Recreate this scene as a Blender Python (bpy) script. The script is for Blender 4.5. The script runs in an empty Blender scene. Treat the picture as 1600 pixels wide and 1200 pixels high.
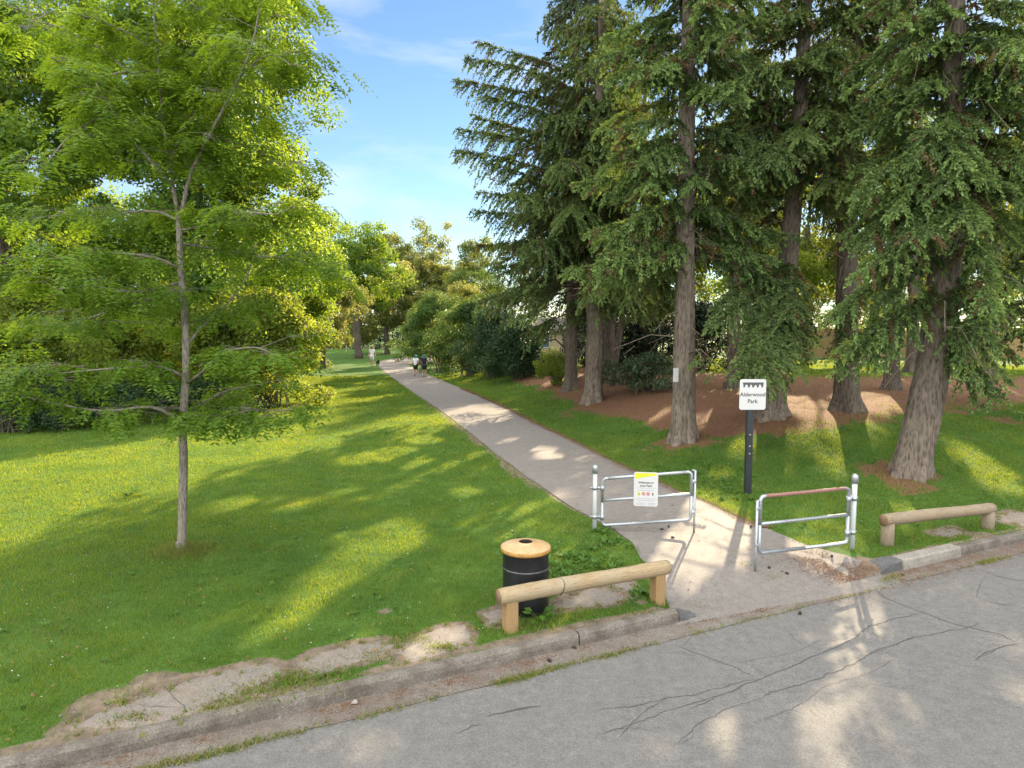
import bpy, bmesh, math
import numpy as np
from mathutils import Vector, Matrix

# ------------------------------------------------------------------ camera, sky, sun, exposure
SC = bpy.context.scene
COL = SC.collection
F = 1067.0                       # focal length in photograph pixels (24 mm on 36 mm)
H = 3.9                          # camera height above the lawn
PITCH = math.atan(95 / F)
cam_d = bpy.data.cameras.new('camera')
cam_d.lens = 36 * F / 1600
cam_d.sensor_width = 36
cam_d.clip_start = 0.1
cam_d.clip_end = 3000
cam = bpy.data.objects.new('camera', cam_d)
COL.objects.link(cam)
cam.location = (0, 0, H)
cam.rotation_euler = (math.pi / 2 - PITCH, 0, 0)
SC.camera = cam

SUN_EL, SUN_AZ = math.radians(21), math.radians(22)      # azimuth: from +Y towards +X
SKY = 0.05
FILL_CLOUD = 20.5
W = bpy.data.worlds.new('World')
SC.world = W
W.use_nodes = True
nt = W.node_tree
nt.nodes.clear()
wo = nt.nodes.new('ShaderNodeOutputWorld')
bg = nt.nodes.new('ShaderNodeBackground')
sky = nt.nodes.new('ShaderNodeTexSky')
sky.sky_type = 'NISHITA'
sky.sun_disc = False
sky.sun_elevation = SUN_EL
sky.sun_rotation = SUN_AZ
sky.altitude = 50
sky.air_density = 1.0
sky.dust_density = 0.0
sky.ozone_density = 3.2
bg.inputs['Strength'].default_value = SKY
tc = nt.nodes.new('ShaderNodeTexCoord')
mp = nt.nodes.new('ShaderNodeMapping')
mp.inputs['Scale'].default_value = (1.6, 1.2, 5.0)
mp.inputs['Rotation'].default_value = (0.15, 0.25, 0.3)
nz = nt.nodes.new('ShaderNodeTexNoise')
nz.inputs['Scale'].default_value = 2.2
nz.inputs['Detail'].default_value = 7
nz.inputs['Roughness'].default_value = 0.55
nz.inputs['Distortion'].default_value = 0.4
cr = nt.nodes.new('ShaderNodeValToRGB')
cr.color_ramp.elements[0].position = 0.46
cr.color_ramp.elements[0].color = (0, 0, 0, 1)
cr.color_ramp.elements[1].position = 0.78
cr.color_ramp.elements[1].color = (0.65, 0.65, 0.65, 1)
mx = nt.nodes.new('ShaderNodeMix')
mx.data_type = 'RGBA'
L = nt.links.new
L(tc.outputs['Generated'], mp.inputs['Vector'])
L(mp.outputs['Vector'], nz.inputs['Vector'])
L(nz.outputs['Fac'], cr.inputs['Fac'])
L(cr.outputs['Color'], mx.inputs['Factor'])
L(sky.outputs['Color'], mx.inputs['A'])
mx.inputs['B'].default_value = (6.0, 6.3, 6.9, 1)
# unseen broken cloud bank overhead and behind the camera, added to fill the shade
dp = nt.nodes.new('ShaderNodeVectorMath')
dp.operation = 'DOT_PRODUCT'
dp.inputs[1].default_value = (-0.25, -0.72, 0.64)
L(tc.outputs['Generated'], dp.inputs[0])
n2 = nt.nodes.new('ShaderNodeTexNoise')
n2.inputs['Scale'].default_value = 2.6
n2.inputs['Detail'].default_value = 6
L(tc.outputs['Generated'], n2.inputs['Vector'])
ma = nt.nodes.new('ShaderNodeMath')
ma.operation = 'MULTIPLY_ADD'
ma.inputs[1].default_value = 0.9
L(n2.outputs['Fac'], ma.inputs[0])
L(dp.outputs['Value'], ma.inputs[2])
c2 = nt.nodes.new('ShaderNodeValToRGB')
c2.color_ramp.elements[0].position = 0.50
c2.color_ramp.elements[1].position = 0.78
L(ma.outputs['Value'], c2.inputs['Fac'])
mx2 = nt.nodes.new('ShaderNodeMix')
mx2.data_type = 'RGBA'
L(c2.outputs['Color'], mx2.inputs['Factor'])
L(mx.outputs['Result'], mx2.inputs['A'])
mx2.inputs['B'].default_value = (FILL_CLOUD * 1.0, FILL_CLOUD * 0.99, FILL_CLOUD * 0.96, 1)
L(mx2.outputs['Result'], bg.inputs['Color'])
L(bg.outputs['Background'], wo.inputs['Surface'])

sun_d = bpy.data.lights.new('sun', 'SUN')
sun_d.energy = 5.0
sun_d.angle = math.radians(0.5)
sun_d.color = (1.0, 0.80, 0.53)
sun = bpy.data.objects.new('sun', sun_d)
COL.objects.link(sun)
sdir = Vector((math.sin(SUN_AZ) * math.cos(SUN_EL), math.cos(SUN_AZ) * math.cos(SUN_EL), math.sin(SUN_EL)))
sun.rotation_euler = sdir.to_track_quat('Z', 'Y').to_euler()
sun.location = sdir * 60

SC.view_settings.view_transform = 'Standard'
SC.view_settings.look = 'None'
SC.view_settings.exposure = 1.9
SC.view_settings.gamma = 1
SC.render.engine = 'CYCLES'
SC.cycles.max_bounces = 7
SC.cycles.diffuse_bounces = 4
SC.cycles.transmission_bounces = 4
SC.cycles.glossy_bounces = 2
SC.cycles.use_denoising = True
SC.cycles.caustics_reflective = False
SC.cycles.caustics_refractive = False

# ------------------------------------------------------------------ helpers
RNG = np.random.default_rng(7)
CP, SP = math.cos(PITCH), math.sin(PITCH)


def ray(px, py):
    x = (px - 800) / F
    y = (600 - py) / F
    return np.array([x, CP + y * SP, -SP + y * CP])


def P(px, py, Y):
    """world point at forward distance Y that the photograph shows at px, py"""
    d = ray(px, py)
    t = Y / d[1]
    return np.array([0, 0, H]) + d * t


def G(px, py, z=0.0):
    d = ray(px, py)
    t = (H - z) / -d[2]
    return np.array([0, 0, H]) + d * t


def sm(a, b, x):
    t = np.clip((x - a) / (b - a), 0, 1)
    return t * t * (3 - 2 * t)


def fbm(x, y, s=1.0, seed=0, oct=4):
    """cheap smooth value noise, -1..1"""
    out = np.zeros_like(np.asarray(x, float) + np.asarray(y, float))
    amp, tot = 1.0, 0.0
    for o in range(oct):
        fx, fy = np.asarray(x) * s, np.asarray(y) * s
        ix, iy = np.floor(fx).astype(np.int64), np.floor(fy).astype(np.int64)
        tx, ty = fx - ix, fy - iy
        tx, ty = tx * tx * (3 - 2 * tx), ty * ty * (3 - 2 * ty)

        def h(a, b):
            n = (a * 374761393 + b * 668265263 + (seed + o) * 982451653) & 0x7fffffff
            n = ((n ^ (n >> 13)) * 1274126177) & 0x7fffffff
            return ((n ^ (n >> 16)) & 0xffff) / 32767.5 - 1
        v = (h(ix, iy) * (1 - tx) + h(ix + 1, iy) * tx) * (1 - ty) + (h(ix, iy + 1) * (1 - tx) + h(ix + 1, iy + 1) * tx) * ty
        out = out + v * amp
        tot += amp
        amp *= 0.5
        s *= 2.03
    return out / tot


def build(name, V, quads=None, tris=None, mat=None, parent=None, smooth=False, fattr=None, vattr=None, loc=None):
    """link one mesh object from numpy arrays; V is in world space, made local to its parent"""
    V = np.asarray(V, np.float64).reshape(-1, 3)
    if parent is not None:
        M = np.array(parent.matrix_basis.inverted()) if parent.parent is None else np.array((parent.parent.matrix_basis @ parent.matrix_basis).inverted())
        V = V @ M[:3, :3].T + M[:3, 3]
    elif loc is not None:
        V = V - np.asarray(loc)
    me = bpy.data.meshes.new(name)
    q = np.asarray(quads, np.int32).reshape(-1, 4) if quads is not None and len(quads) else np.zeros((0, 4), np.int32)
    t = np.asarray(tris, np.int32).reshape(-1, 3) if tris is not None and len(tris) else np.zeros((0, 3), np.int32)
    me.vertices.add(len(V))
    me.vertices.foreach_set('co', V.astype(np.float32).ravel())
    loops = np.concatenate([q.ravel(), t.ravel()])
    me.loops.add(len(loops))
    me.loops.foreach_set('vertex_index', loops)
    n = len(q) + len(t)
    me.polygons.add(n)
    starts = np.concatenate([np.arange(len(q)) * 4, len(q) * 4 + np.arange(len(t)) * 3]).astype(np.int32)
    tot = np.concatenate([np.full(len(q), 4), np.full(len(t), 3)]).astype(np.int32)
    me.polygons.foreach_set('loop_start', starts)
    me.polygons.foreach_set('loop_total', tot)
    me.polygons.foreach_set('use_smooth', np.full(n, smooth))
    me.update(calc_edges=True)
    for k, v in (fattr or {}).items():
        a = me.attributes.new(k, 'FLOAT', 'FACE')
        a.data.foreach_set('value', np.asarray(v, np.float32))
    for k, v in (vattr or {}).items():
        a = me.attributes.new(k, 'FLOAT', 'POINT')
        a.data.foreach_set('value', np.asarray(v, np.float32))
    if mat is not None:
        me.materials.append(mat)
    me.validate()
    o = bpy.data.objects.new(name, me)
    COL.objects.link(o)
    if parent is not None:
        o.parent = parent
    elif loc is not None:
        o.location = loc
    return o


def tag(o, label=None, cat=None, group=None, kind=None):
    if label: o['label'] = label
    if cat: o['category'] = cat
    if group: o['group'] = group
    if kind: o['kind'] = kind
    return o


def thing(name, label, cat, loc, rz=0.0, group=None):
    o = bpy.data.objects.new(name, None)
    o.empty_display_size = 0.2
    COL.objects.link(o)
    o.location = tuple(loc)
    o.rotation_euler = (0, 0, rz)
    o.matrix_basis = Matrix.Translation(Vector(tuple(loc))) @ Matrix.Rotation(rz, 4, 'Z')
    return tag(o, label, cat, group)


def copy_tree(o, loc, rz=0.0, label=None, scale=1.0):
    r = o.copy()
    COL.objects.link(r)
    r.location = tuple(loc)
    r.rotation_euler = (0, 0, rz)
    r.scale = (scale,) * 3
    if label: r['label'] = label
    for ch in list(o.children):
        c = ch.copy()
        COL.objects.link(c)
        c.parent = r
        for g in list(ch.children):
            d = g.copy()
            COL.objects.link(d)
            d.parent = c
    return r


class MB:
    """collects shapes for one mesh"""
    def __init__(s):
        s.v, s.q, s.t, s.n = [], [], [], 0

    def add(s, V, q=None, t=None):
        V = np.asarray(V, float).reshape(-1, 3)
        s.v.append(V)
        if q is not None and len(q): s.q.append(np.asarray(q).reshape(-1, 4) + s.n)
        if t is not None and len(t): s.t.append(np.asarray(t).reshape(-1, 3) + s.n)
        s.n += len(V)
        return s

    def box(s, c, size, rz=0.0, bev=0.0):
        sx, sy, sz = np.asarray(size) / 2
        if bev <= 0:
            V = np.array([[x, y, z] for z in (-sz, sz) for y in (-sy, sy) for x in (-sx, sx)])
            q = [[0, 2, 3, 1], [4, 5, 7, 6], [0, 1, 5, 4], [2, 6, 7, 3], [0, 4, 6, 2], [1, 3, 7, 5]]
        else:
            b = min(bev, sx * .9, sy * .9, sz * .9)
            bm = bmesh.new()
            bmesh.ops.create_cube(bm, size=1)
            for v in bm.verts: v.co = Vector((v.co.x * sx * 2, v.co.y * sy * 2, v.co.z * sz * 2))
            bmesh.ops.bevel(bm, geom=bm.edges[:], offset=b, segments=2, profile=.6, affect='EDGES')
            bmesh.ops.triangulate(bm, faces=bm.faces[:])
            bm.verts.index_update()
            V = np.array([v.co[:] for v in bm.verts])
            tt = [[v.index for v in f.verts] for f in bm.faces]
            bm.free()
        ca, sa = math.cos(rz), math.sin(rz)
        V = V @ np.array([[ca, sa, 0], [-sa, ca, 0], [0, 0, 1]]) + np.asarray(c)
        return s.add(V, q) if bev <= 0 else s.add(V, None, tt)

    def tube(s, pts, r, n=10, cap=True, rough=0.0, rng=None):
        pts = np.asarray(pts, float)
        r = np.broadcast_to(np.asarray(r, float), (len(pts),))
        tan = np.gradient(pts, axis=0)
        tan /= np.linalg.norm(tan, axis=1)[:, None] + 1e-9
        ref = np.array([0, 0, 1.0]) if abs(tan[0][2]) < .8 else np.array([1.0, 0, 0])
        a = np.linspace(0, 2 * np.pi, n, endpoint=False)
        V = []
        u = ref - tan[0] * (ref @ tan[0])
        u /= np.linalg.norm(u)
        for i, p in enumerate(pts):
            u = u - tan[i] * (u @ tan[i])
            u /= np.linalg.norm(u) + 1e-9
            w = np.cross(tan[i], u)
            rr = r[i] * (1 + (rng.normal(0, rough, n) if rng is not None and rough > 0 else 0))
            V.append(p + (np.cos(a) * rr)[:, None] * u + (np.sin(a) * rr)[:, None] * w)
        V = np.concatenate(V)
        m = len(pts)
        i, j = np.meshgrid(np.arange(m - 1), np.arange(n), indexing='ij')
        i, j = i.ravel(), j.ravel()
        q = np.stack([i * n + j, i * n + (j + 1) % n, (i + 1) * n + (j + 1) % n, (i + 1) * n + j], 1)
        t = []
        if cap:
            V = np.concatenate([V, pts[:1], pts[-1:]])
            for k in range(n):
                t.append([m * n, (k + 1) % n, k])
                t.append([m * n + 1, (m - 1) * n + k, (m - 1) * n + (k + 1) % n])
        return s.add(V, q, t)

    def lathe(s, c, prof, n=40):
        """prof: (radius, z) list"""
        prof = np.asarray(prof, float)
        a = np.linspace(0, 2 * np.pi, n, endpoint=False)
        V = np.concatenate([np.stack([np.cos(a) * r, np.sin(a) * r, np.full(n, z)], 1) for r, z in prof]) + np.asarray(c)
        m = len(prof)
        i, j = np.meshgrid(np.arange(m - 1), np.arange(n), indexing='ij')
        i, j = i.ravel(), j.ravel()
        q = np.stack([i * n + j, i * n + (j + 1) % n, (i + 1) * n + (j + 1) % n, (i + 1) * n + j], 1)
        return s.add(V, q)

    def ball(s, c, r, n=10, m=7):
        r = np.broadcast_to(np.asarray(r, float), (3,))
        pr = [(math.sin(k / m * math.pi) + 1e-4, -math.cos(k / m * math.pi)) for k in range(m + 1)]
        a = np.linspace(0, 2 * np.pi, n, endpoint=False)
        V = np.concatenate([np.stack([np.cos(a) * x, np.sin(a) * x, np.full(n, z)], 1) for x, z in pr]) * r + np.asarray(c)
        i, j = np.meshgrid(np.arange(m), np.arange(n), indexing='ij')
        i, j = i.ravel(), j.ravel()
        q = np.stack([i * n + j, i * n + (j + 1) % n, (i + 1) * n + (j + 1) % n, (i + 1) * n + j], 1)
        return s.add(V, q)

    def build(s, name, mat, parent=None, smooth=False, **k):
        return build(name, np.concatenate(s.v), np.concatenate(s.q) if s.q else None, np.concatenate(s.t) if s.t else None, mat, parent, smooth, **k)


def nrm(v):
    v = np.asarray(v, float)
    return v / (np.linalg.norm(v, axis=-1, keepdims=True) + 1e-9)


# ------------------------------------------------------------------ materials
def new_mat(name):
    m = bpy.data.materials.new(name)
    m.use_nodes = True
    n = m.node_tree
    return m, n, n.nodes['Principled BSDF'], n.nodes['Material Output']


def ramp(n, stops):
    r = n.nodes.new('ShaderNodeValToRGB')
    e = r.color_ramp.elements
    while len(e) < len(stops): e.new(0.5)
    for k, (p, c) in enumerate(stops):
        e[k].position = p
        e[k].color = (*c, 1)
    return r


def noise(n, scale, detail=5, rough=.55, vec=None, stretch=None, dist=0.0):
    t = n.nodes.new('ShaderNodeTexNoise')
    t.inputs['Scale'].default_value = scale
    t.inputs['Detail'].default_value = detail
    t.inputs['Roughness'].default_value = rough
    t.inputs['Distortion'].default_value = dist
    c = n.nodes.new('ShaderNodeTexCoord')
    if stretch:
        mpn = n.nodes.new('ShaderNodeMapping')
        mpn.inputs['Scale'].default_value = stretch
        n.links.new(c.outputs['Object'], mpn.inputs['Vector'])
        n.links.new(mpn.outputs['Vector'], t.inputs['Vector'])
    else:
        n.links.new(c.outputs['Object'], t.inputs['Vector'])
    return t


def mixc(n, fac, a, b, mode='MIX'):
    x = n.nodes.new('ShaderNodeMix')
    x.data_type = 'RGBA'
    x.blend_type = mode
    for s, v in (('Factor', fac), ('A', a), ('B', b)):
        if hasattr(v, 'links') or hasattr(v, 'is_linked'):
            n.links.new(v, x.inputs[s])
        else:
            x.inputs[s].default_value = (*v, 1) if isinstance(v, tuple) else v
    return x.outputs['Result']


def attr(n, name):
    a = n.nodes.new('ShaderNodeAttribute')
    a.attribute_name = name
    return a.outputs['Fac']


def bump(n, b, h, strength=.4, dist=.02):
    x = n.nodes.new('ShaderNodeBump')
    x.inputs['Strength'].default_value = strength
    x.inputs['Distance'].default_value = dist
    n.links.new(h, x.inputs['Height'])
    n.links.new(x.outputs['Normal'], b.inputs['Normal'])


def simple(name, col, rough=.6, metal=0.0, var=.25, scale=18, bmp=.15, stretch=None, col2=None, spec=.4):
    m, n, b, o = new_mat(name)
    t = noise(n, scale, 6, .6, stretch=stretch)
    c2 = col2 or tuple(max(0, c * (1 - var)) for c in col)
    r = ramp(n, [(.32, c2), (.68, col)])
    n.links.new(t.outputs['Fac'], r.inputs['Fac'])
    n.links.new(r.outputs['Color'], b.inputs['Base Color'])
    b.inputs['Roughness'].default_value = rough
    b.inputs['Metallic'].default_value = metal
    b.inputs['Specular IOR Level'].default_value = spec
    if bmp: bump(n, b, t.outputs['Fac'], bmp, .01)
    return m


def leaf_mat(name, c0, c1, tr0, tr1, trans=.5, rough=.5, spec=.25):
    """leaf colours run from c0 to c1 with each leaf's own random number; tr0, tr1 is the light the leaf lets through"""
    m, n, b, o = new_mat(name)
    f = attr(n, 'rnd')
    r = ramp(n, [(0, c0), (1, c1)])
    n.links.new(f, r.inputs['Fac'])
    n.links.new(r.outputs['Color'], b.inputs['Base Color'])
    b.inputs['Roughness'].default_value = rough
    b.inputs['Specular IOR Level'].default_value = spec
    tl = n.nodes.new('ShaderNodeBsdfTranslucent')
    r2 = ramp(n, [(0, tr0), (1, tr1)])
    n.links.new(f, r2.inputs['Fac'])
    n.links.new(r2.outputs['Color'], tl.inputs['Color'])
    ms = n.nodes.new('ShaderNodeMixShader')
    ms.inputs['Fac'].default_value = trans
    n.links.new(b.outputs['BSDF'], ms.inputs[1])
    n.links.new(tl.outputs['BSDF'], ms.inputs[2])
    n.links.new(ms.outputs['Shader'], o.inputs['Surface'])
    return m


def needle_mat(name, c0, c1, tr0, tr1, trans=.5, rough=.5, spec=.25):
    m = leaf_mat(name, c0, c1, tr0, tr1, trans, rough, spec)
    for nd in m.node_tree.nodes:
        if nd.type == 'VALTORGB':
            e = nd.color_ramp.elements
            e[0].position = .09
            b = e.new(.0)
            b.color = (.15, .095, .045, 1)      # dead brown sprays
            b2 = e.new(.06)
            b2.color = (.11, .075, .035, 1)
    return m


def bark_mat(name, dark, light, scale=1.0, bstr=.9):
    m, n, b, o = new_mat(name)
    t = noise(n, 5 * scale, 8, .65, stretch=(3.2, 3.2, .55), dist=.6)
    v = n.nodes.new('ShaderNodeTexVoronoi')
    v.inputs['Scale'].default_value = 9 * scale
    c = n.nodes.new('ShaderNodeTexCoord')
    mpn = n.nodes.new('ShaderNodeMapping')
    mpn.inputs['Scale'].default_value = (2.0, 2.0, .5)
    n.links.new(c.outputs['Object'], mpn.inputs['Vector'])
    n.links.new(mpn.outputs['Vector'], v.inputs['Vector'])
    ad = n.nodes.new('ShaderNodeMath')
    ad.operation = 'MULTIPLY_ADD'
    n.links.new(v.outputs['Distance'], ad.inputs[0])
    ad.inputs[1].default_value = .45
    n.links.new(t.outputs['Fac'], ad.inputs[2])
    r = ramp(n, [(.42, dark), (.62, tuple((a + b_) / 2 for a, b_ in zip(dark, light))), (.85, light)])
    n.links.new(ad.outputs[0], r.inputs['Fac'])
    big = noise(n, .9, 3)
    mul = mixc(n, .5, r.outputs['Color'], big.outputs['Fac'], 'SOFT_LIGHT')
    n.links.new(mul, b.inputs['Base Color'])
    b.inputs['Roughness'].default_value = .9
    b.inputs['Specular IOR Level'].default_value = .15
    bump(n, b, ad.outputs[0], bstr, .05)
    return m


M = {}
M['bark_spruce'] = bark_mat('spruce_bark', (.046, .036, .029), (.190, .158, .130))
M['bark_brown'] = bark_mat('brown_bark', (.030, .024, .019), (.130, .108, .088))
M['bough'] = simple('bough_bark', (.075, .058, .044), .9, var=.5)
M['bark_young'] = bark_mat('young_bark', (.065, .056, .045), (.235, .212, .180), 2.2, .5)
M['twig'] = simple('dead_twig', (.20, .165, .13), .9, var=.4)
M['spruce'] = needle_mat('spruce_needles', (.050, .086, .030), (.195, .295, .092), (.08, .10, .015), (.34, .36, .06), .32, .5)
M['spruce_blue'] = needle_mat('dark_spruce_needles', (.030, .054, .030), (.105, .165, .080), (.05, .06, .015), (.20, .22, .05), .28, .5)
M['spruce_bright'] = needle_mat('fresh_spruce_needles', (.052, .094, .031), (.215, .335, .100), (.08, .12, .015), (.34, .40, .06), .32, .5)
M['locust'] = leaf_mat('locust_leaflets', (.058, .120, .012), (.125, .215, .024), (.17, .28, .012), (.32, .42, .025), .5)
M['maple'] = leaf_mat('maple_leaves', (.030, .075, .016), (.085, .165, .026), (.15, .25, .012), (.38, .48, .03), .5)
M['shrub_gold'] = leaf_mat('golden_shrub_leaves', (.045, .090, .014), (.125, .175, .030), (.22, .29, .012), (.48, .52, .05), .52)
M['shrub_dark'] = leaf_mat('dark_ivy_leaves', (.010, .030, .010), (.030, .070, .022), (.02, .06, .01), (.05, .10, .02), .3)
M['bush'] = leaf_mat('bush_leaves', (.022, .058, .018), (.070, .140, .030), (.08, .14, .012), (.20, .28, .03), .42)
M['bush_blue'] = leaf_mat('blue_green_bush_leaves', (.018, .048, .022), (.050, .100, .045), (.05, .09, .02), (.13, .19, .04), .38)
M['far_leaf'] = leaf_mat('far_tree_leaves', (.040, .070, .020), (.11, .14, .040), (.14, .18, .02), (.32, .33, .06), .5)
M['far_pale'] = leaf_mat('pale_tree_leaves', (.055, .085, .025), (.14, .17, .05), (.20, .22, .03), (.42, .40, .09), .5)
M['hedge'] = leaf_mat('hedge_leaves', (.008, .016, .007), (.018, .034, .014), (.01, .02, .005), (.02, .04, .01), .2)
M['grass'] = leaf_mat('grass_blades', (.042, .104, .020), (.110, .200, .036), (.17, .28, .014), (.46, .46, .018), .42, .6, .15)
M['straw'] = leaf_mat('straw_blades', (.16, .13, .05), (.30, .26, .10), (.2, .18, .05), (.4, .34, .12), .4, .7)
M['weed'] = leaf_mat('weed_leaves', (.045, .115, .018), (.095, .20, .03), (.09, .18, .03), (.18, .27, .05), .4)
M['needle_litter'] = leaf_mat('fallen_needles', (.12, .064, .040), (.26, .145, .085), (.05, .02, .01), (.1, .05, .02), .1, .9, .05)
M['steel'] = simple('galvanised_steel', (.38, .41, .44), .42, .65, .3, 30, .05)
M['steel_white'] = simple('painted_post', (.44, .47, .48), .5, .25, .2, 14, .05)
M['rust'] = simple('rusty_steel', (.30, .17, .14), .75, .2, .5, 40, .2, col2=(.16, .08, .065))
M['black_steel'] = simple('black_painted_steel', (.020, .024, .032), .42, 0, .4, 10, .05)
M['drum'] = simple('black_drum_paint', (.012, .013, .016), .42, 0, .4, 9, .08)
M['drum_worn'] = simple('worn_drum_rib', (.10, .10, .105), .5, .2, .7, 16, .05, col2=(.025, .026, .03))
M['lid'] = simple('yellow_lid_paint', (.42, .31, .18), .5, 0, .3, 7, .08, col2=(.36, .21, .08))
M['lid_rim'] = simple('yellow_lid_rim_paint', (.38, .23, .06), .5, 0, .3, 12, .06, col2=(.26, .13, .035))
M['hole'] = simple('dark_inside', (.03, .022, .018), .9)
M['wire'] = simple('wire', (.10, .095, .09), .5, .6)
M['white'] = simple('sign_white', (.46, .465, .47), .5, 0, .04, 5, 0)
M['ink'] = simple('sign_ink_grey', (.06, .065, .07), .5, 0, .1, 5, 0)
M['ink_light'] = simple('sign_ink_pale', (.30, .33, .36), .5, 0, .1, 5, 0)
M['lime'] = simple('sign_lime', (.52, .53, .03), .5, 0, .15, 5, 0)
M['sign_red'] = simple('sign_red', (.45, .08, .09), .5, 0, .1, 5, 0)
M['cone'] = simple('cone_scales', (.05, .034, .026), .8, 0, .5, 60, .3)
M['skin'] = simple('skin', (.50, .30, .22), .5, 0, .12, 12, 0)
M['cloth_white'] = simple('white_cotton', (.78, .78, .80), .8, 0, .1, 20, .1)
M['cloth_pale'] = simple('pale_cotton', (.62, .60, .66), .8, 0, .1, 20, .1)
M['cloth_black'] = simple('black_cotton', (.018, .019, .024), .8, 0, .2, 20, .1)
M['cloth_navy'] = simple('navy_cotton', (.012, .016, .030), .8, 0, .2, 20, .1)
M['cloth_teal'] = simple('teal_cloth', (.03, .23, .20), .6, 0, .35, 20, .1)
M['shoe'] = simple('dark_shoe', (.03, .03, .035), .6, 0, .2, 20, .1)
M['hair'] = simple('dark_hair', (.05, .028, .018), .6, 0, .3, 60, .2)
M['fur'] = simple('dark_brown_fur', (.050, .028, .022), .8, 0, .4, 40, .4)
M['cream_wall'] = simple('cream_house_wall', (.42, .34, .24), .8, 0, .12, 3, .05)
M['roof'] = simple('dark_roof', (.055, .05, .047), .8, 0, .3, 9, .2)
M['glass'] = simple('window_glass', (.10, .13, .17), .1, 0, .2, 3, 0, spec=.6)
M['lattice'] = simple('grey_board', (.45, .47, .48), .7, 0, .2, 9, .1)


def wood_mat(name, dark, light, grey, grain=(1.2, 14, 14)):
    m, n, b, o = new_mat(name)
    t = noise(n, 7, 7, .6, stretch=grain, dist=.8)
    r = ramp(n, [(.3, dark), (.7, light)])
    n.links.new(t.outputs['Fac'], r.inputs['Fac'])
    t2 = noise(n, 2.4, 4)
    r2 = ramp(n, [(.4, (0, 0, 0)), (.7, (1, 1, 1))])
    n.links.new(t2.outputs['Fac'], r2.inputs['Fac'])
    n.links.new(mixc(n, r2.outputs['Color'], r.outputs['Color'], grey), b.inputs['Base Color'])
    b.inputs['Roughness'].default_value = .75
    b.inputs['Specular IOR Level'].default_value = .25
    # long drying splits
    t3 = noise(n, 3.2, 3, .5, stretch=tuple(g * (.35 if g < 5 else 1.0) for g in grain), dist=.3)
    r3 = ramp(n, [(.490, (1, 1, 1)), (.500, (.25, .22, .2)), (.510, (1, 1, 1))])
    n.links.new(t3.outputs['Fac'], r3.inputs['Fac'])
    old = b.inputs['Base Color'].links[0].from_socket
    n.links.new(mixc(n, .8, old, r3.outputs['Color'], 'MULTIPLY'), b.inputs['Base Color'])
    bump(n, b, t.outputs['Fac'], .35, .01)
    return m


M['wood_new'] = wood_mat('pale_log', (.20, .145, .080), (.34, .265, .16), (.28, .235, .16))
M['wood_post'] = wood_mat('orange_post', (.20, .125, .055), (.32, .215, .10), (.26, .175, .085), (14, 14, 1.2))
M['wood_old'] = wood_mat('weathered_log', (.14, .105, .070), (.27, .215, .145), (.23, .185, .13))
M['wood_fence'] = wood_mat('fence_wood', (.22, .15, .07), (.36, .25, .12), (.29, .20, .10), (14, 14, 1.2))
M['wood_old_post'] = wood_mat('weathered_post', (.13, .10, .068), (.25, .20, .14), (.21, .175, .13), (14, 14, 1.2))
M['wood_end'] = simple('log_end', (.22, .14, .08), .8, 0, .5, 22, .2)


def ground_mat():
    m, n, b, o = new_mat('park_ground')
    g1 = noise(n, 1.3, 6, .6)
    g2 = noise(n, 38, 4, .7)
    r1 = ramp(n, [(.3, (.038, .080, .016)), (.55, (.058, .116, .022)), (.75, (.090, .142, .030))])
    n.links.new(g1.outputs['Fac'], r1.inputs['Fac'])
    gr = mixc(n, .55, r1.outputs['Color'], g2.outputs['Fac'], 'SOFT_LIGHT')
    d1 = noise(n, 5, 7, .65)
    rd = ramp(n, [(.3, (.080, .062, .044)), (.55, (.165, .130, .098)), (.75, (.24, .20, .155))])
    n.links.new(d1.outputs['Fac'], rd.inputs['Fac'])
    d2 = noise(n, 26, 7, .7)
    rn = ramp(n, [(.3, (.058, .031, .020)), (.5, (.155, .080, .050)), (.66, (.235, .132, .085)), (.8, (.32, .24, .17))])
    n.links.new(d2.outputs['Fac'], rn.inputs['Fac'])
    def ragged(a, amt):
        e = noise(n, 13, 9, .8)
        ad = n.nodes.new('ShaderNodeMath')
        ad.operation = 'MULTIPLY_ADD'
        n.links.new(e.outputs['Fac'], ad.inputs[0])
        ad.inputs[1].default_value = amt
        n.links.new(attr(n, a), ad.inputs[2])
        rr_ = ramp(n, [(.34 + amt * .5, (0, 0, 0)), (.62 + amt * .5, (1, 1, 1))])
        n.links.new(ad.outputs[0], rr_.inputs['Fac'])
        return rr_.outputs['Color']
    c = mixc(n, ragged('needle', 1.1), gr, rn.outputs['Color'])
    c = mixc(n, ragged('dirt', .9), c, rd.outputs['Color'])
    n.links.new(c, b.inputs['Base Color'])
    b.inputs['Roughness'].default_value = .95
    b.inputs['Specular IOR Level'].default_value = .1
    bump(n, b, d2.outputs['Fac'], .5, .03)
    return m


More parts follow.
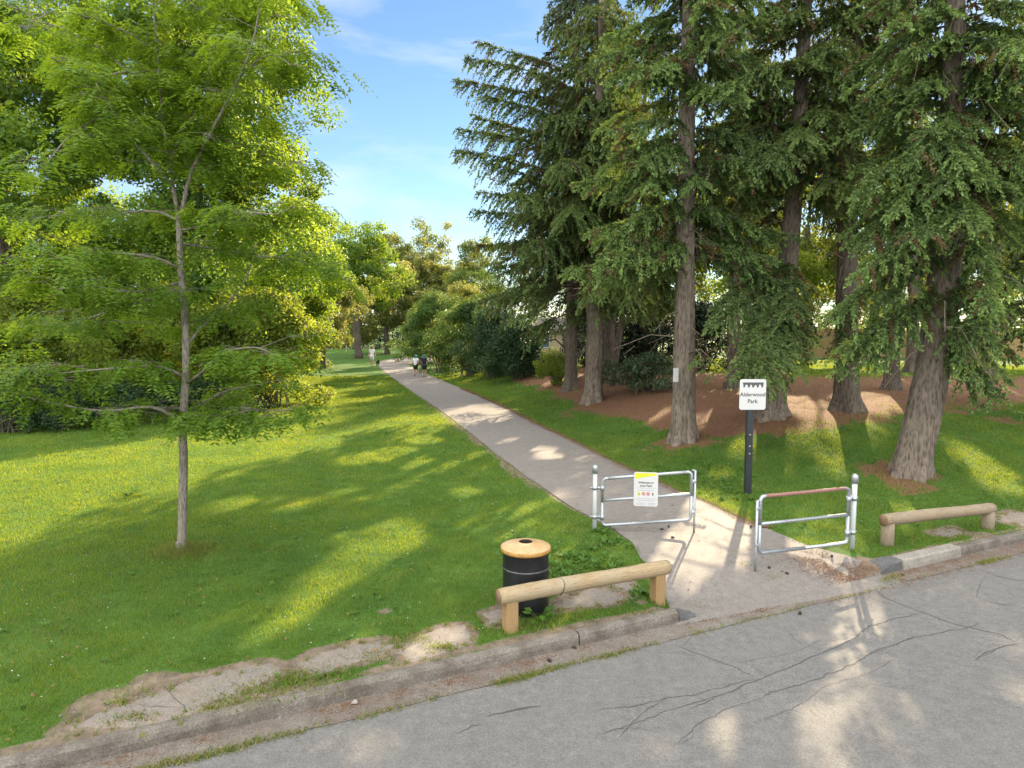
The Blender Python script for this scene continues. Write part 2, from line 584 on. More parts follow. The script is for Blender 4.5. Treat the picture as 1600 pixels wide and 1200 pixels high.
def asphalt_mat(name, base, warm, fine=220, patch=.5, pscale=.9):
    m, n, b, o = new_mat(name)
    f = noise(n, fine, 3, .7)
    rf = ramp(n, [(.30, tuple(c * .55 for c in base)), (.5, base), (.70, tuple(min(1, c * 1.55) for c in base))])
    n.links.new(f.outputs['Fac'], rf.inputs['Fac'])
    p = noise(n, pscale, 6, .6)
    rp = ramp(n, [(.35, (0, 0, 0)), (.7, (patch,) * 3)])
    n.links.new(p.outputs['Fac'], rp.inputs['Fac'])
    c = mixc(n, rp.outputs['Color'], rf.outputs['Color'], warm)
    q = noise(n, 7, 5, .7)
    c = mixc(n, .45, c, q.outputs['Fac'], 'SOFT_LIGHT')
    g = noise(n, 46, 3, .75)
    rg = ramp(n, [(.30, (.22, .22, .22)), (.5, (.5, .5, .5)), (.70, (.80, .80, .80))])
    n.links.new(g.outputs['Fac'], rg.inputs['Fac'])
    c = mixc(n, .5, c, rg.outputs['Color'], 'OVERLAY')
    # worn pale aggregate
    vo = n.nodes.new('ShaderNodeTexVoronoi')
    vo.inputs['Scale'].default_value = 55
    tcn = n.nodes.new('ShaderNodeTexCoord')
    n.links.new(tcn.outputs['Object'], vo.inputs['Vector'])
    rv = ramp(n, [(.05, (.5, .5, .5)), (.16, (0, 0, 0))])
    n.links.new(vo.outputs['Distance'], rv.inputs['Fac'])
    c = mixc(n, rv.outputs['Color'], c, tuple(min(1, x * 1.7) for x in base))
    n.links.new(c, b.inputs['Base Color'])
    b.inputs['Roughness'].default_value = .85
    b.inputs['Specular IOR Level'].default_value = .25
    bump(n, b, f.outputs['Fac'], .35, .006)
    return m


M['ground'] = ground_mat()
M['road'] = asphalt_mat('road_asphalt', (.122, .118, .114), (.142, .135, .127))
M['path'] = asphalt_mat('path_asphalt', (.150, .137, .127), (.172, .154, .140), 160)
M['old_pavement'] = asphalt_mat('old_pavement', (.165, .148, .130), (.185, .150, .120), 120, .8, 2.5)
M['gutter'] = asphalt_mat('gutter_concrete', (.145, .128, .112), (.105, .082, .066), 110, 1.0, 2.2)
M['kerb'] = asphalt_mat('kerb_concrete', (.150, .134, .117), (.075, .062, .050), 90, 1.0, 3.0)
M['kerb_pale'] = asphalt_mat('pale_kerb_concrete', (.24, .225, .20), (.165, .148, .125), 120, .8, 3.0)
M['tar'] = asphalt_mat('tar_lump', (.085, .085, .09), (.10, .10, .10), 90, .4)
M['crack'] = simple('crack_filler', (.070, .067, .064), .9, 0, .3, 20, .2)

# ------------------------------------------------------------------ ground shape
kp = np.array([G(300, 1132), G(680, 1045), G(1050, 951), G(1392, 884), G(1600, 834)])
k1, k0 = np.polyfit(kp[:, 0], kp[:, 1], 1)
EU = np.array([1, k1]) / math.hypot(1, k1)
EV = np.array([-EU[1], EU[0]])


def uv(x, y):
    y = np.asarray(y) - k0
    return x * EU[0] + y * EU[1], x * EV[0] + y * EV[1]


def xy(u, v):
    return u * EU[0] + v * EV[0], u * EU[1] + v * EV[1] + k0


LE = np.array([G(*p) for p in [(1052, 951), (1035, 920), (1007, 881), (996, 860), (970, 834), (928, 811), (891, 794), (842, 759), (790, 721), (741, 682), (692, 644), (636, 607), (595, 577)]])
RE = np.array([G(*p) for p in [(1392, 890), (1330, 868), (1260, 853), (1230, 843), (1197, 826), (1172, 819), (1105, 785), (1060, 770), (992, 738), (955, 721), (899, 691), (842, 665), (790, 637), (730, 611), (668, 586)]])
U_L = uv(LE[0][0], LE[0][1])[0]
U_R = uv(RE[0][0], RE[0][1])[0]


def xl(y):
    return np.interp(y, LE[:, 1], LE[:, 0], left=LE[0][0])


def xr(y):
    o = np.argsort(RE[:, 1])
    return np.interp(y, RE[o, 1], RE[o, 0], left=RE[o[0], 0] + 0)


def gz(x, y):
    x, y = np.asarray(x, float), np.asarray(y, float)
    u, v = uv(x, y)
    s = x - xr(np.clip(y, 11, 58))
    far = 1 - sm(50, 75, y)
    z = 1.05 * sm(.8, 7.5, s) * sm(.8, 9, v) * (.35 + .65 * far)
    z = z + .25 * sm(6, 14, s) * sm(5, 12, v) * far
    z = z + .03 * fbm(x, y, .35, 3) * sm(.6, 3, v) * sm(.3, 1.5, np.maximum(-(x - xl(np.clip(y, 9, 58))), s))
    a = sm(U_L - .25, U_L + .25, u) * (1 - sm(U_R - .5, U_R + .1, u))
    z = z - .150 * a * (1 - sm(.05, 1.3, v))
    return z


def T(px, py):
    d = ray(px, py)
    t = np.linspace(4, 160, 8000)
    p = np.array([0, 0, H]) + d * t[:, None]
    below = p[:, 2] < gz(p[:, 0], p[:, 1])
    return p[np.argmax(below)] if below.any() else p[-1]


def onz(x, y):
    return np.array([x, y, float(gz(x, y))])


PAVE_PX = [
    [(100, 1140), (150, 1115), (225, 1088), (300, 1062), (360, 1046), (425, 1034), (447, 1043), (420, 1062), (375, 1082), (330, 1100), (292, 1120), (255, 1140)],
    [(455, 1040), (500, 1018), (550, 1008), (600, 999), (622, 1006), (600, 1024), (540, 1040), (490, 1056)],
    [(612, 1020), (655, 992), (690, 980), (728, 975), (738, 990), (730, 1010), (690, 1021), (640, 1036)],
    [(755, 958), (790, 950), (795, 968), (765, 976)],
    [(860, 952), (880, 936), (930, 916), (985, 930), (960, 944), (900, 950)],
    [(950, 912), (975, 905), (1000, 922), (985, 926)],
    [(1545, 812), (1580, 798), (1640, 806), (1700, 812), (1700, 824), (1620, 826)],
    [(1455, 832), (1490, 824), (1512, 832), (1480, 840)],
]
PAVE = [np.array([G(*p)[:2] for p in q]) for q in PAVE_PX]


def seg_dist(x, y, poly):
    """signed distance to polygon (negative inside)"""
    d = np.full(np.shape(x), 1e9)
    ins = np.zeros(np.shape(x), bool)
    n = len(poly)
    for i in range(n):
        a, b = poly[i], poly[(i + 1) % n]
        ab = b - a
        t = np.clip(((x - a[0]) * ab[0] + (y - a[1]) * ab[1]) / (ab @ ab + 1e-9), 0, 1)
        d = np.minimum(d, np.hypot(x - a[0] - t * ab[0], y - a[1] - t * ab[1]))
        c = ((a[1] > y) != (b[1] > y)) & (x < (b[0] - a[0]) * (y - a[1]) / (b[1] - a[1] + 1e-12) + a[0])
        ins ^= c
    return np.where(ins, -d, d)


def pave_d(x, y):
    d = np.full(np.shape(x), 1e9)
    for q in PAVE: d = np.minimum(d, seg_dist(x, y, q))
    return d


DIRT_SPOT = [(*G(600, 955)[:2], .16), (*G(520, 1010)[:2], .12), (*G(150, 1100)[:2], .3), (*G(240, 1072)[:2], .3), (*G(770, 965)[:2], .2), (*G(1490, 830)[:2], .35), (*G(1540, 835)[:2], .2),
             (*G(1000, 940)[:2], .15), (*G(1340, 880)[:2], .4), (*G(1290, 885)[:2], .5)]


_T = T
_TC = {}


def T(a, b):
    if (a, b) not in _TC: _TC[(a, b)] = _T(a, b)
    return _TC[(a, b)]


def masks(x, y):
    """dirt and needle cover of the ground, 0..1"""
    n1 = fbm(x, y, 2.2, 11)
    n2 = fbm(x, y, .6, 17)
    u, v = uv(x, y)
    pd = pave_d(x, y)
    near = v < 4
    dirt = np.where(near, 1 - sm(.02, .22, pd + .10 * n1), 0)
    dirt = np.maximum(dirt, (1 - sm(.0, .10, np.abs(v - .22) - .02 + .1 * n1)) * .8)
    for cx, cy, r in DIRT_SPOT:
        dirt = np.maximum(dirt, (1 - sm(r * .35, r * 1.25, np.hypot(x - cx, (y - cy)) + .5 * r * n1 + .3 * r * n2)) * .9)
    yy = np.clip(y, 9, 58)
    el, er = xl(yy) - x, x - xr(yy)
    edge = np.where(y > 12, 1 - sm(.02, .10, np.minimum(np.abs(el), np.abs(er)) + .06 * n1), 0) * .8
    dirt = np.maximum(dirt, edge)
    worn = (1 - sm(.05, .55, el + .25 * n1)) * (el > -.1) * sm(14, 17, y) * (1 - sm(30, 36, y))
    dirt = np.maximum(dirt, .7 * worn)
    s = x - xr(np.clip(y, 11, 58))
    lo_ = 2.7 + 6.5 * (1 - sm(16.5, 21.5, y))
    needle = sm(lo_, lo_ + 1.4, s + 1.2 * n2 + .5 * n1) * sm(5.5, 9.0, v + 1.2 * n1 + .8 * n2) * (1 - sm(30 + 10 * (1 - sm(8, 12, x)), 37 + 11 * (1 - sm(8, 12, x)), y))
    for px_, py_, r_ in ((915, 640, 1.6), (1065, 694, 1.5), (1412, 744, 1.6), (1207, 660, 1.8), (1320, 645, 1.6)):
        c_ = T(px_, py_)
        needle = np.maximum(needle, .7 * (1 - sm(r_ * .1, r_ * 1.1, np.hypot(x - c_[0], y - c_[1]) + .6 * r_ * n1 + .5 * r_ * n2)))
    needle = np.maximum(needle, .55 * sm(.2, .6, n2) * sm(2, 4, s) * sm(3, 5, v))
    return np.clip(dirt, 0, 1), np.clip(needle, 0, 1)


# ground sheet, following the kerb line
us = np.concatenate([np.geomspace(-600, -22, 26), np.arange(-21, -8, .25), np.arange(-8, 12, .07), np.arange(12, 24, .25), np.geomspace(24.5, 600, 28)])
vs = np.concatenate([[-.6, -.02, .0], np.arange(.04, 3.2, .06), np.arange(3.2, 9, .14), np.arange(9, 26, .3), np.arange(26, 70, .8), np.geomspace(71, 1400, 26)])
UU, VV = np.meshgrid(us, vs, indexing='xy')
X, Y = xy(UU, VV)
Z = np.where(VV < -.01, -.4, gz(X, Y))
kerbed = (UU < U_L - .0) | (UU > U_R + .0)
Z = np.where(kerbed & (VV < .10), np.minimum(Z, -.19), Z)
D, N_ = masks(X, Y)
nr, nc = UU.shape
I, J = np.meshgrid(np.arange(nr - 1), np.arange(nc - 1), indexing='ij')
I, J = I.ravel(), J.ravel()
GQ = np.stack([I * nc + J, I * nc + J + 1, (I + 1) * nc + J + 1, (I + 1) * nc + J], 1)
ground = build('ground', np.stack([X, Y, Z], -1), GQ, None, M['ground'], smooth=True, vattr={'dirt': D.ravel(), 'needle': N_.ravel()})
tag(ground, 'mown green park lawn rising to a brown needle covered bank under the spruces', 'ground', kind='structure')

# path
sec = [((1056, 957), (1400, 894)), ((1036, 922), (1322, 867)), ((1007, 881), (1260, 853)), ((985, 848), (1200, 827)), ((950, 822), (1145, 806)), ((905, 800), (1090, 780)), ((842, 759), (1010, 745)),
       ((790, 721), (940, 713)), ((741, 682), (870, 678)), ((692, 644), (795, 640)), ((655, 619), (728, 611)), ((625, 599), (690, 594)), ((600, 580), (655, 580)), ((589, 571), (640, 573)), ((597, 563), (642, 568)), ((640, 557), (660, 566)), ((720, 552), (730, 561))]
SL = np.array([G(*a)[:2] for a, b in sec])
SR = np.array([G(*b)[:2] for a, b in sec])
tt = np.linspace(0, len(sec) - 1, 170)
ii = np.arange(len(sec))
A = np.stack([np.interp(tt, ii, SL[:, k]) for k in (0, 1)], 1)
B = np.stack([np.interp(tt, ii, SR[:, k]) for k in (0, 1)], 1)
A[:, 0] += .05 * fbm(A[:, 1], A[:, 1] * 0, 1.7, 5)
B[:, 0] += .05 * fbm(B[:, 1], B[:, 1] * 0, 1.7, 6)
w = np.linspace(0, 1, 14)
PX = A[:, None, :] * (1 - w[None, :, None]) + B[:, None, :] * w[None, :, None]
PZ = gz(PX[..., 0], PX[..., 1]) + .016 + .012 * (1 - (2 * w - 1) ** 2)[None, :]
nr, nc = PZ.shape
I, J = np.meshgrid(np.arange(nr - 1), np.arange(nc - 1), indexing='ij')
I, J = I.ravel(), J.ravel()
PQ = np.stack([I * nc + J, I * nc + J + 1, (I + 1) * nc + J + 1, (I + 1) * nc + J], 1)
# run the mouth of the path down under the gutter
PU, PV = uv(PX[..., 0], PX[..., 1])
PZ = np.where(PV < .25, np.minimum(PZ, -.131 + .1 * np.maximum(PV, 0)), PZ)
first = np.stack([PX[0, :, 0] - EV[0] * .16, PX[0, :, 1] - EV[1] * .16, np.full(len(w), -.165)], 1)
pv = np.stack([PX[..., 0], PX[..., 1], PZ], -1)
pv = np.concatenate([first[None], pv])
nr = len(pv)
I, J = np.meshgrid(np.arange(nr - 1), np.arange(nc - 1), indexing='ij')
I, J = I.ravel(), J.ravel()
PQ = np.stack([I * nc + J, I * nc + J + 1, (I + 1) * nc + J + 1, (I + 1) * nc + J], 1)
path = build('path', pv, PQ, None, M['path'], smooth=True)
tag(path, 'worn grey asphalt footpath running from the road between the gates', 'path', kind='structure')
PATH_POLY = np.concatenate([A, B[::-1]])

# road, gutter
RU, RV = np.meshgrid(np.concatenate([np.geomspace(-500, -16, 14), np.arange(-15, 25, 1.0), np.geomspace(26, 500, 14)]), np.concatenate([[-40, -20], np.arange(-14, -.3, .5), [-.33, .06]]), indexing='xy')
X, Y = xy(RU, RV)
nr, nc = RU.shape
I, J = np.meshgrid(np.arange(nr - 1), np.arange(nc - 1), indexing='ij')
I, J = I.ravel(), J.ravel()
RQ = np.stack([I * nc + J, I * nc + J + 1, (I + 1) * nc + J + 1, (I + 1) * nc + J], 1)
RZ = -.160 + .10 * (1 - sm(-5, -.3, RV))
tag(build('road', np.stack([X, Y, RZ], -1), RQ, None, M['road'], smooth=True), 'worn grey asphalt road with dark cracks', 'road', kind='structure')


def road_z(x, y):
    return -.160 + .10 * (1 - sm(-5, -.3, uv(x, y)[1]))


GU = np.arange(-30, 40, .12)
g_out = -.36 + .03 * fbm(GU, GU * 0, 2.5, 21)
gv = []
for vv_, zz in ((np.zeros_like(GU) + .03, -.142), (np.zeros_like(GU) - .1, -.148), (g_out, -.1535)):
    X, Y = xy(GU, vv_)
    gv.append(np.stack([X, Y, np.full_like(X, zz) + .003 * fbm(GU, vv_, 6, 4)], 1))
gv = np.stack(gv)
nr, nc = gv.shape[:2]
I, J = np.meshgrid(np.arange(nr - 1), np.arange(nc - 1), indexing='ij')
I, J = I.ravel(), J.ravel()
tag(build('gutter', gv, np.stack([I * nc + J, (I + 1) * nc + J, (I + 1) * nc + J + 1, I * nc + J + 1], 1), None, M['gutter'], smooth=True), 'dirty concrete gutter strip along the kerb', 'gutter', kind='structure')


def kerb(u0, u1, mat, label, h=.012, w=.15, seed=1, taper=None, proud=0.0, rough=.011):
    n = max(4, int((u1 - u0) / .07))
    uu = np.linspace(u0, u1, n)
    prof = [(-.004 - proud, -.2), (-.004 - proud, -.07), (.006 - proud, h - .03), (.028 - proud, h - .003), (.08, h), (w - .02, h - .002), (w, h - .02), (w, -.2)]
    V = []
    for k, (v, z) in enumerate(prof):
        X, Y = xy(uu, v + rough * fbm(uu, uu * 0 + k * 3.1, 3, seed) + .5 * rough * fbm(uu, uu * 0 + k, 14, seed))
        zz = np.full(n, z) + (rough * fbm(uu, uu * 0 + k * 7, 3.3, seed + 5) + .6 * rough * fbm(uu, uu * 0 + k * 2, 15, seed + 9) if z > -.1 else 0)
        if taper is not None and z > -.1: zz = zz - taper(uu)
        V.append(np.stack([X, Y, zz], 1))
    V = np.stack(V)
    m = len(prof)
    I, J = np.meshgrid(np.arange(m - 1), np.arange(n - 1), indexing='ij')
    I, J = I.ravel(), J.ravel()
    q = np.stack([I * n + J, I * n + J + 1, (I + 1) * n + J + 1, (I + 1) * n + J], 1)
    V = V.reshape(-1, 3)
    t = []
    for e in (0, n - 1):
        for k in range(1, m - 1): t.append([0 * n + e, k * n + e, (k + 1) * n + e])
    o = build('kerb', V, q, t, mat, smooth=False)
    return tag(o, label, 'kerb', kind='structure')


uj = uv(*G(897, 985)[:2])[0]
kerb(-40, uj - .01, M['kerb'], 'long weathered concrete kerb along the worn pavement on the lawn side', seed=2)
kerb(uj + .01, U_L, M['kerb'], 'short weathered kerb length beside the path mouth', seed=8)
kerb(U_L + .012, U_L + .3, M['tar'], 'dark asphalt wedge closing the kerb end at the path', seed=12, taper=lambda u: .1 * sm(U_L, U_L + .3, u), rough=.015)
ua, ub_, uc = uv(*G(1372, 890)[:2])[0], uv(*G(1418, 880)[:2])[0], uv(*G(1505, 858)[:2])[0]
kerb(ua, ub_ - .008, M['tar'], 'black asphalt lump at the end of the pale kerb stone', seed=22, taper=lambda u: .09 * (1 - sm(ua, ua + .3, u)) - .01, w=.26, rough=.02)
kerb(ub_, uc - .008, M['kerb_pale'], 'pale loose kerb stone in front of the weathered log barrier', seed=32, h=.035, proud=.03, w=.2, rough=.004)
kerb(uc, 60, M['kerb'], 'grey kerb running on from the pale kerb stone', seed=42)

for q in PAVE:
    c = q.mean(0)
    n = len(q)
    # refine outline with small raggedness
    pts = []
    for i in range(n):
        a, b = q[i], q[(i + 1) % n]
        for t in np.linspace(0, 1, 13)[:-1]:
            p = a * (1 - t) + b * t
            d = nrm(p - c)
            pts.append(p + d * (.06 * fbm(p[0], p[1], 6, 9) + .035 * fbm(p[0], p[1], 23, 19)))
    pts = np.array(pts)
    rings = [c + (pts - c) * k for k in (1.0, .93, .6, .25)]
    zz = [gz(r[:, 0], r[:, 1]) + dz for r, dz in zip(rings, (-.012, .003, .006, .007))]
    V = np.concatenate([np.column_stack([r, z]) for r, z in zip(rings, zz)] + [np.array([[c[0], c[1], float(gz(*c)) + .008]])])
    m = len(pts)
    k = np.arange(m)
    Q = np.concatenate([np.stack([j * m + k, j * m + (k + 1) % m, (j + 1) * m + (k + 1) % m, (j + 1) * m + k], 1) for j in range(3)])
    Tt = np.stack([3 * m + k, 3 * m + (k + 1) % m, np.full(m, 4 * m)], 1)
    tag(build('pavement', V, Q, Tt, M['old_pavement'], smooth=True), 'broken remnant of old pavement in the dirt by the kerb', 'pavement', kind='structure')

# cracks in the road and the path
CR = [  # pixel lines, width in metres
    ([(1372, 922), (1436, 948), (1500, 972), (1562, 985), (1592, 1000)], .020),
    ([(1592, 1000), (1550, 1012), (1522, 1028)], .024),
    ([(1440, 950), (1405, 958), (1362, 970), (1330, 992), (1290, 1010), (1232, 1035), (1188, 1052), (1130, 1078), (1075, 1100)], .020),
    ([(1530, 968), (1500, 978), (1432, 988), (1370, 1010), (1320, 1035), (1270, 1058), (1190, 1080)], .018),
    ([(1050, 998), (1090, 1012), (1135, 1030), (1170, 1045), (1190, 1052)], .012),
    ([(1188, 1052), (1140, 1062), (1085, 1078), (1040, 1082), (985, 1096), (920, 1102)], .013),
    ([(1130, 1078), (1075, 1092), (1020, 1112), (975, 1128), (930, 1140)], .013),
    ([(1045, 1080), (1010, 1100), (990, 1120), (960, 1150)], .011),
    ([(1188, 1082), (1130, 1105), (1085, 1128), (1060, 1150)], .010),
    ([(1135, 1030), (1180, 1022), (1240, 1012), (1290, 990)], .007),
    ([(1330, 1010), (1370, 1012), (1400, 1000)], .006),
    ([(1400, 1022), (1360, 1045), (1300, 1062), (1240, 1100), (1180, 1125)], .007),
    ([(760, 1110), (800, 1100), (850, 1092)], .05),
    ([(715, 1136), (735, 1124), (755, 1120)], .03),
    ([(1600, 940), (1560, 938), (1525, 925), (1540, 890)], .010),
    ([(1536, 886), (1570, 896), (1620, 905)], .022),
    ([(255, 1068), (272, 1088), (290, 1104), (296, 1128)], .012), ([(352, 1052), (362, 1068), (376, 1078)], .009), ([(205, 1100), (240, 1106), (290, 1104)], .008), ([(520, 1018), (545, 1030), (580, 1028)], .008),
]
rc = np.random.default_rng(14)
for line, wd in list(CR[:12]):
    for _ in range(5):
        q = rc.integers(0, len(line) - 1)
        t_ = rc.random()
        x0, y0_ = np.array(line[q]) * (1 - t_) + np.array(line[q + 1]) * t_
        dx, dy = rc.normal(0, 38), rc.normal(0, 16)
        CR.append(([(x0, y0_), (x0 + dx * .5 + rc.normal(0, 6), y0_ + dy * .5 + rc.normal(0, 4)), (x0 + dx, y0_ + dy)], rc.uniform(.004, .009)))
mb = MB()
for line, wd in CR:
    pts = np.array([G(*p, z=-.08 if line[0][1] > 880 and not (line[0][0] < 560 and line[0][1] < 1110) else 0)[:2] for p in line])
    seg = np.concatenate([[0], np.cumsum(np.linalg.norm(np.diff(pts, axis=0), axis=1))])
    s = np.arange(0, seg[-1], .03)
    c = np.stack([np.interp(s, seg, pts[:, k]) for k in (0, 1)], 1)
    tn = nrm(np.gradient(c, axis=0))
    nn = np.stack([-tn[:, 1], tn[:, 0]], 1)
    c = c + nn * (.035 * fbm(c[:, 0], c[:, 1], 5, 31) + .02 * fbm(c[:, 0], c[:, 1], 20, 33))[:, None]
    ww = wd * .82 * (.25 + .5 * np.abs(1 + fbm(c[:, 0], c[:, 1], 7, 37))) * np.minimum(1, np.minimum(s, seg[-1] - s) / .25 + .15)
    l, r = c + nn * ww[:, None] / 2, c - nn * ww[:, None] / 2
    def cz(p):
        return np.where(uv(p[:, 0], p[:, 1])[1] > .2, gz(p[:, 0], p[:, 1]) + .011, road_z(p[:, 0], p[:, 1]) + .004)
    V = np.concatenate([np.column_stack([l, cz(l)]), np.column_stack([r, cz(r)])])
    m = len(s)
    k = np.arange(m - 1)
    mb.add(V, np.stack([k, k + m, k + m + 1, k + 1], 1))
tag(mb.build('road_cracks', M['crack']), 'branching dark cracks across the road asphalt', 'cracks', kind='structure')

# ------------------------------------------------------------------ grass and ground cover
def leaves(Pt, D, N, Ln, Wd, fold=.15):
    """kite shaped leaves: V, quads"""
    n = len(Pt)
    S = nrm(np.cross(D, N))
    Ln, Wd = np.broadcast_to(Ln, n)[:, None], np.broadcast_to(Wd, n)[:, None]
    mid = Pt + D * Ln * .45
    up = nrm(np.cross(S, D)) * Wd * fold
    V = np.stack([Pt, mid + S * Wd / 2 + up, Pt + D * Ln, mid - S * Wd / 2 + up], 1).reshape(-1, 3)
    Q = np.arange(n * 4).reshape(n, 4)
    return V, Q


def on_path(x, y, grow=0.0):
    yy = np.clip(y, 8, 58)
    u, v = uv(x, y)
    left = xl(np.clip(yy, LE[0][1], 58))
    right = xr(yy)
    inn = (x > left - grow) & (x < right + grow) & (y < 60)
    return inn & ((y > 10) | (u > U_L))


def scatter_ground(n, rmin, rmax, power, seed, az=44):
    r = np.random.default_rng(seed)
    t = r.random(n)
    e = 2 - power
    rad = (rmin ** e + t * (rmax ** e - rmin ** e)) ** (1 / e)
    a = np.radians(r.uniform(-az, az, n))
    return rad * np.sin(a), rad * np.cos(a), rad, r


def grass_field():
    x, y, rad, r = scatter_ground(1150000, 6.2, 52, 1.35, 5)
    u, v = uv(x, y)
    d, nd = masks(x, y)
    pd = pave_d(x, y) + .05 * fbm(x, y, 5, 40)
    n2 = fbm(x, y, 1.1, 60)
    n3 = fbm(x, y, 3.5, 62)
    keep = (v > .17) & ~on_path(x, y, -.03 + 0 * x) & (pd > .03)
    keep &= r.random(len(x)) > np.clip(d * 1.05, 0, 1) * .97
    keep &= r.random(len(x)) > np.clip(nd * 1.1 + .15 * fbm(x, y, 1.9, 63), 0, .955)
    apron = (u > U_L + .02) & (u < U_R) & (v < .3)
    keep &= ~apron
    s = x - xr(np.clip(y, 11, 58))
    keep &= ~((u > uv(*G(1262, 880)[:2])[0]) & (u < U_R + .2) & (v < 1.0) & (s > -.3))
    x, y, rad, n2, n3 = x[keep], y[keep], rad[keep], n2[keep], n3[keep]
    n = len(x)
    u, v = uv(x, y)
    z = gz(x, y)
    tall = 1 + .55 * n3 + .4 * n2 + .5 * (np.abs(v - .55) < .4) * (r.random(n) < .35)
    # longer rim round the young tree and along the path
    yt = G(283, 862)
    tall = tall + 1.3 * (np.hypot(x - yt[0], y - yt[1]) < .42) * r.random(n)
    h = r.uniform(.028, .072, n) * np.clip(tall, .5, 3)
    wd = .0064 * np.maximum(1, rad / 8.5) * r.uniform(.7, 1.4, n)
    a = r.uniform(0, 2 * np.pi, n)
    lean = r.uniform(.2, 1.0, n)
    top = np.stack([x + np.cos(a) * h * lean, y + np.sin(a) * h * lean, z + h], 1)
    b = r.uniform(0, 2 * np.pi, n)
    o = np.stack([np.cos(b), np.sin(b), 0 * b], 1) * wd[:, None] / 2
    base = np.stack([x, y, z - .004], 1)
    V = np.stack([base - o, base + o, top], 1).reshape(-1, 3)
    rnd = np.clip(.45 + .45 * n2 + r.normal(0, .2, n), 0, 1)
    st = r.random(n) < .025 + .09 * (n3 > .35) + .10 * (fbm(x, y, .9, 66) > .38) + .25 * (np.hypot(x - yt[0], y - yt[1]) < .4)
    idx = np.arange(n * 3).reshape(n, 3)
    me = build('lawn_grass', V, None, idx, M['grass'], fattr={'rnd': rnd})
    me.data.materials.append(M['straw'])
    mi = np.zeros(n, np.int32)
    mi[st] = 1
    me.data.polygons.foreach_set('material_index', mi)
    tag(me, 'short mown green grass covering the lawn', 'grass', kind='stuff')


grass_field()


def clover():
    x, y, rad, r = scatter_ground(9000, 7, 34, 1.3, 15)
    u, v = uv(x, y)
    n2 = fbm(x, y, .5, 71)
    keep = (v > .6) & ~on_path(x, y, .1) & (r.random(len(x)) < .04 + .32 * np.clip(n2, 0, 1)) & (pave_d(x, y) > .1) & (masks(x, y)[1] < .2)
    x, y, rad = x[keep], y[keep], rad[keep]
    n = len(x)
    z = gz(x, y) + r.uniform(.04, .075, n)
    s = r.uniform(.006, .010, n) * np.maximum(1, rad / 18)
    oc = np.array([[1, 0, 0], [0, 1, 0], [-1, 0, 0], [0, -1, 0], [0, 0, .8], [0, 0, -.8]])
    V = np.stack([x, y, z], 1)[:, None, :] + oc[None] * s[:, None, None]
    tr = np.array([[0, 1, 4], [1, 2, 4], [2, 3, 4], [3, 0, 4], [1, 0, 5], [2, 1, 5], [3, 2, 5], [0, 3, 5]])
    Tt = (tr[None] + (np.arange(n) * 6)[:, None, None]).reshape(-1, 3)
    tag(build('clover_flowers', V, None, Tt, M['white']), 'tiny white clover heads dotted over the lawn', 'flowers', kind='stuff')


clover()


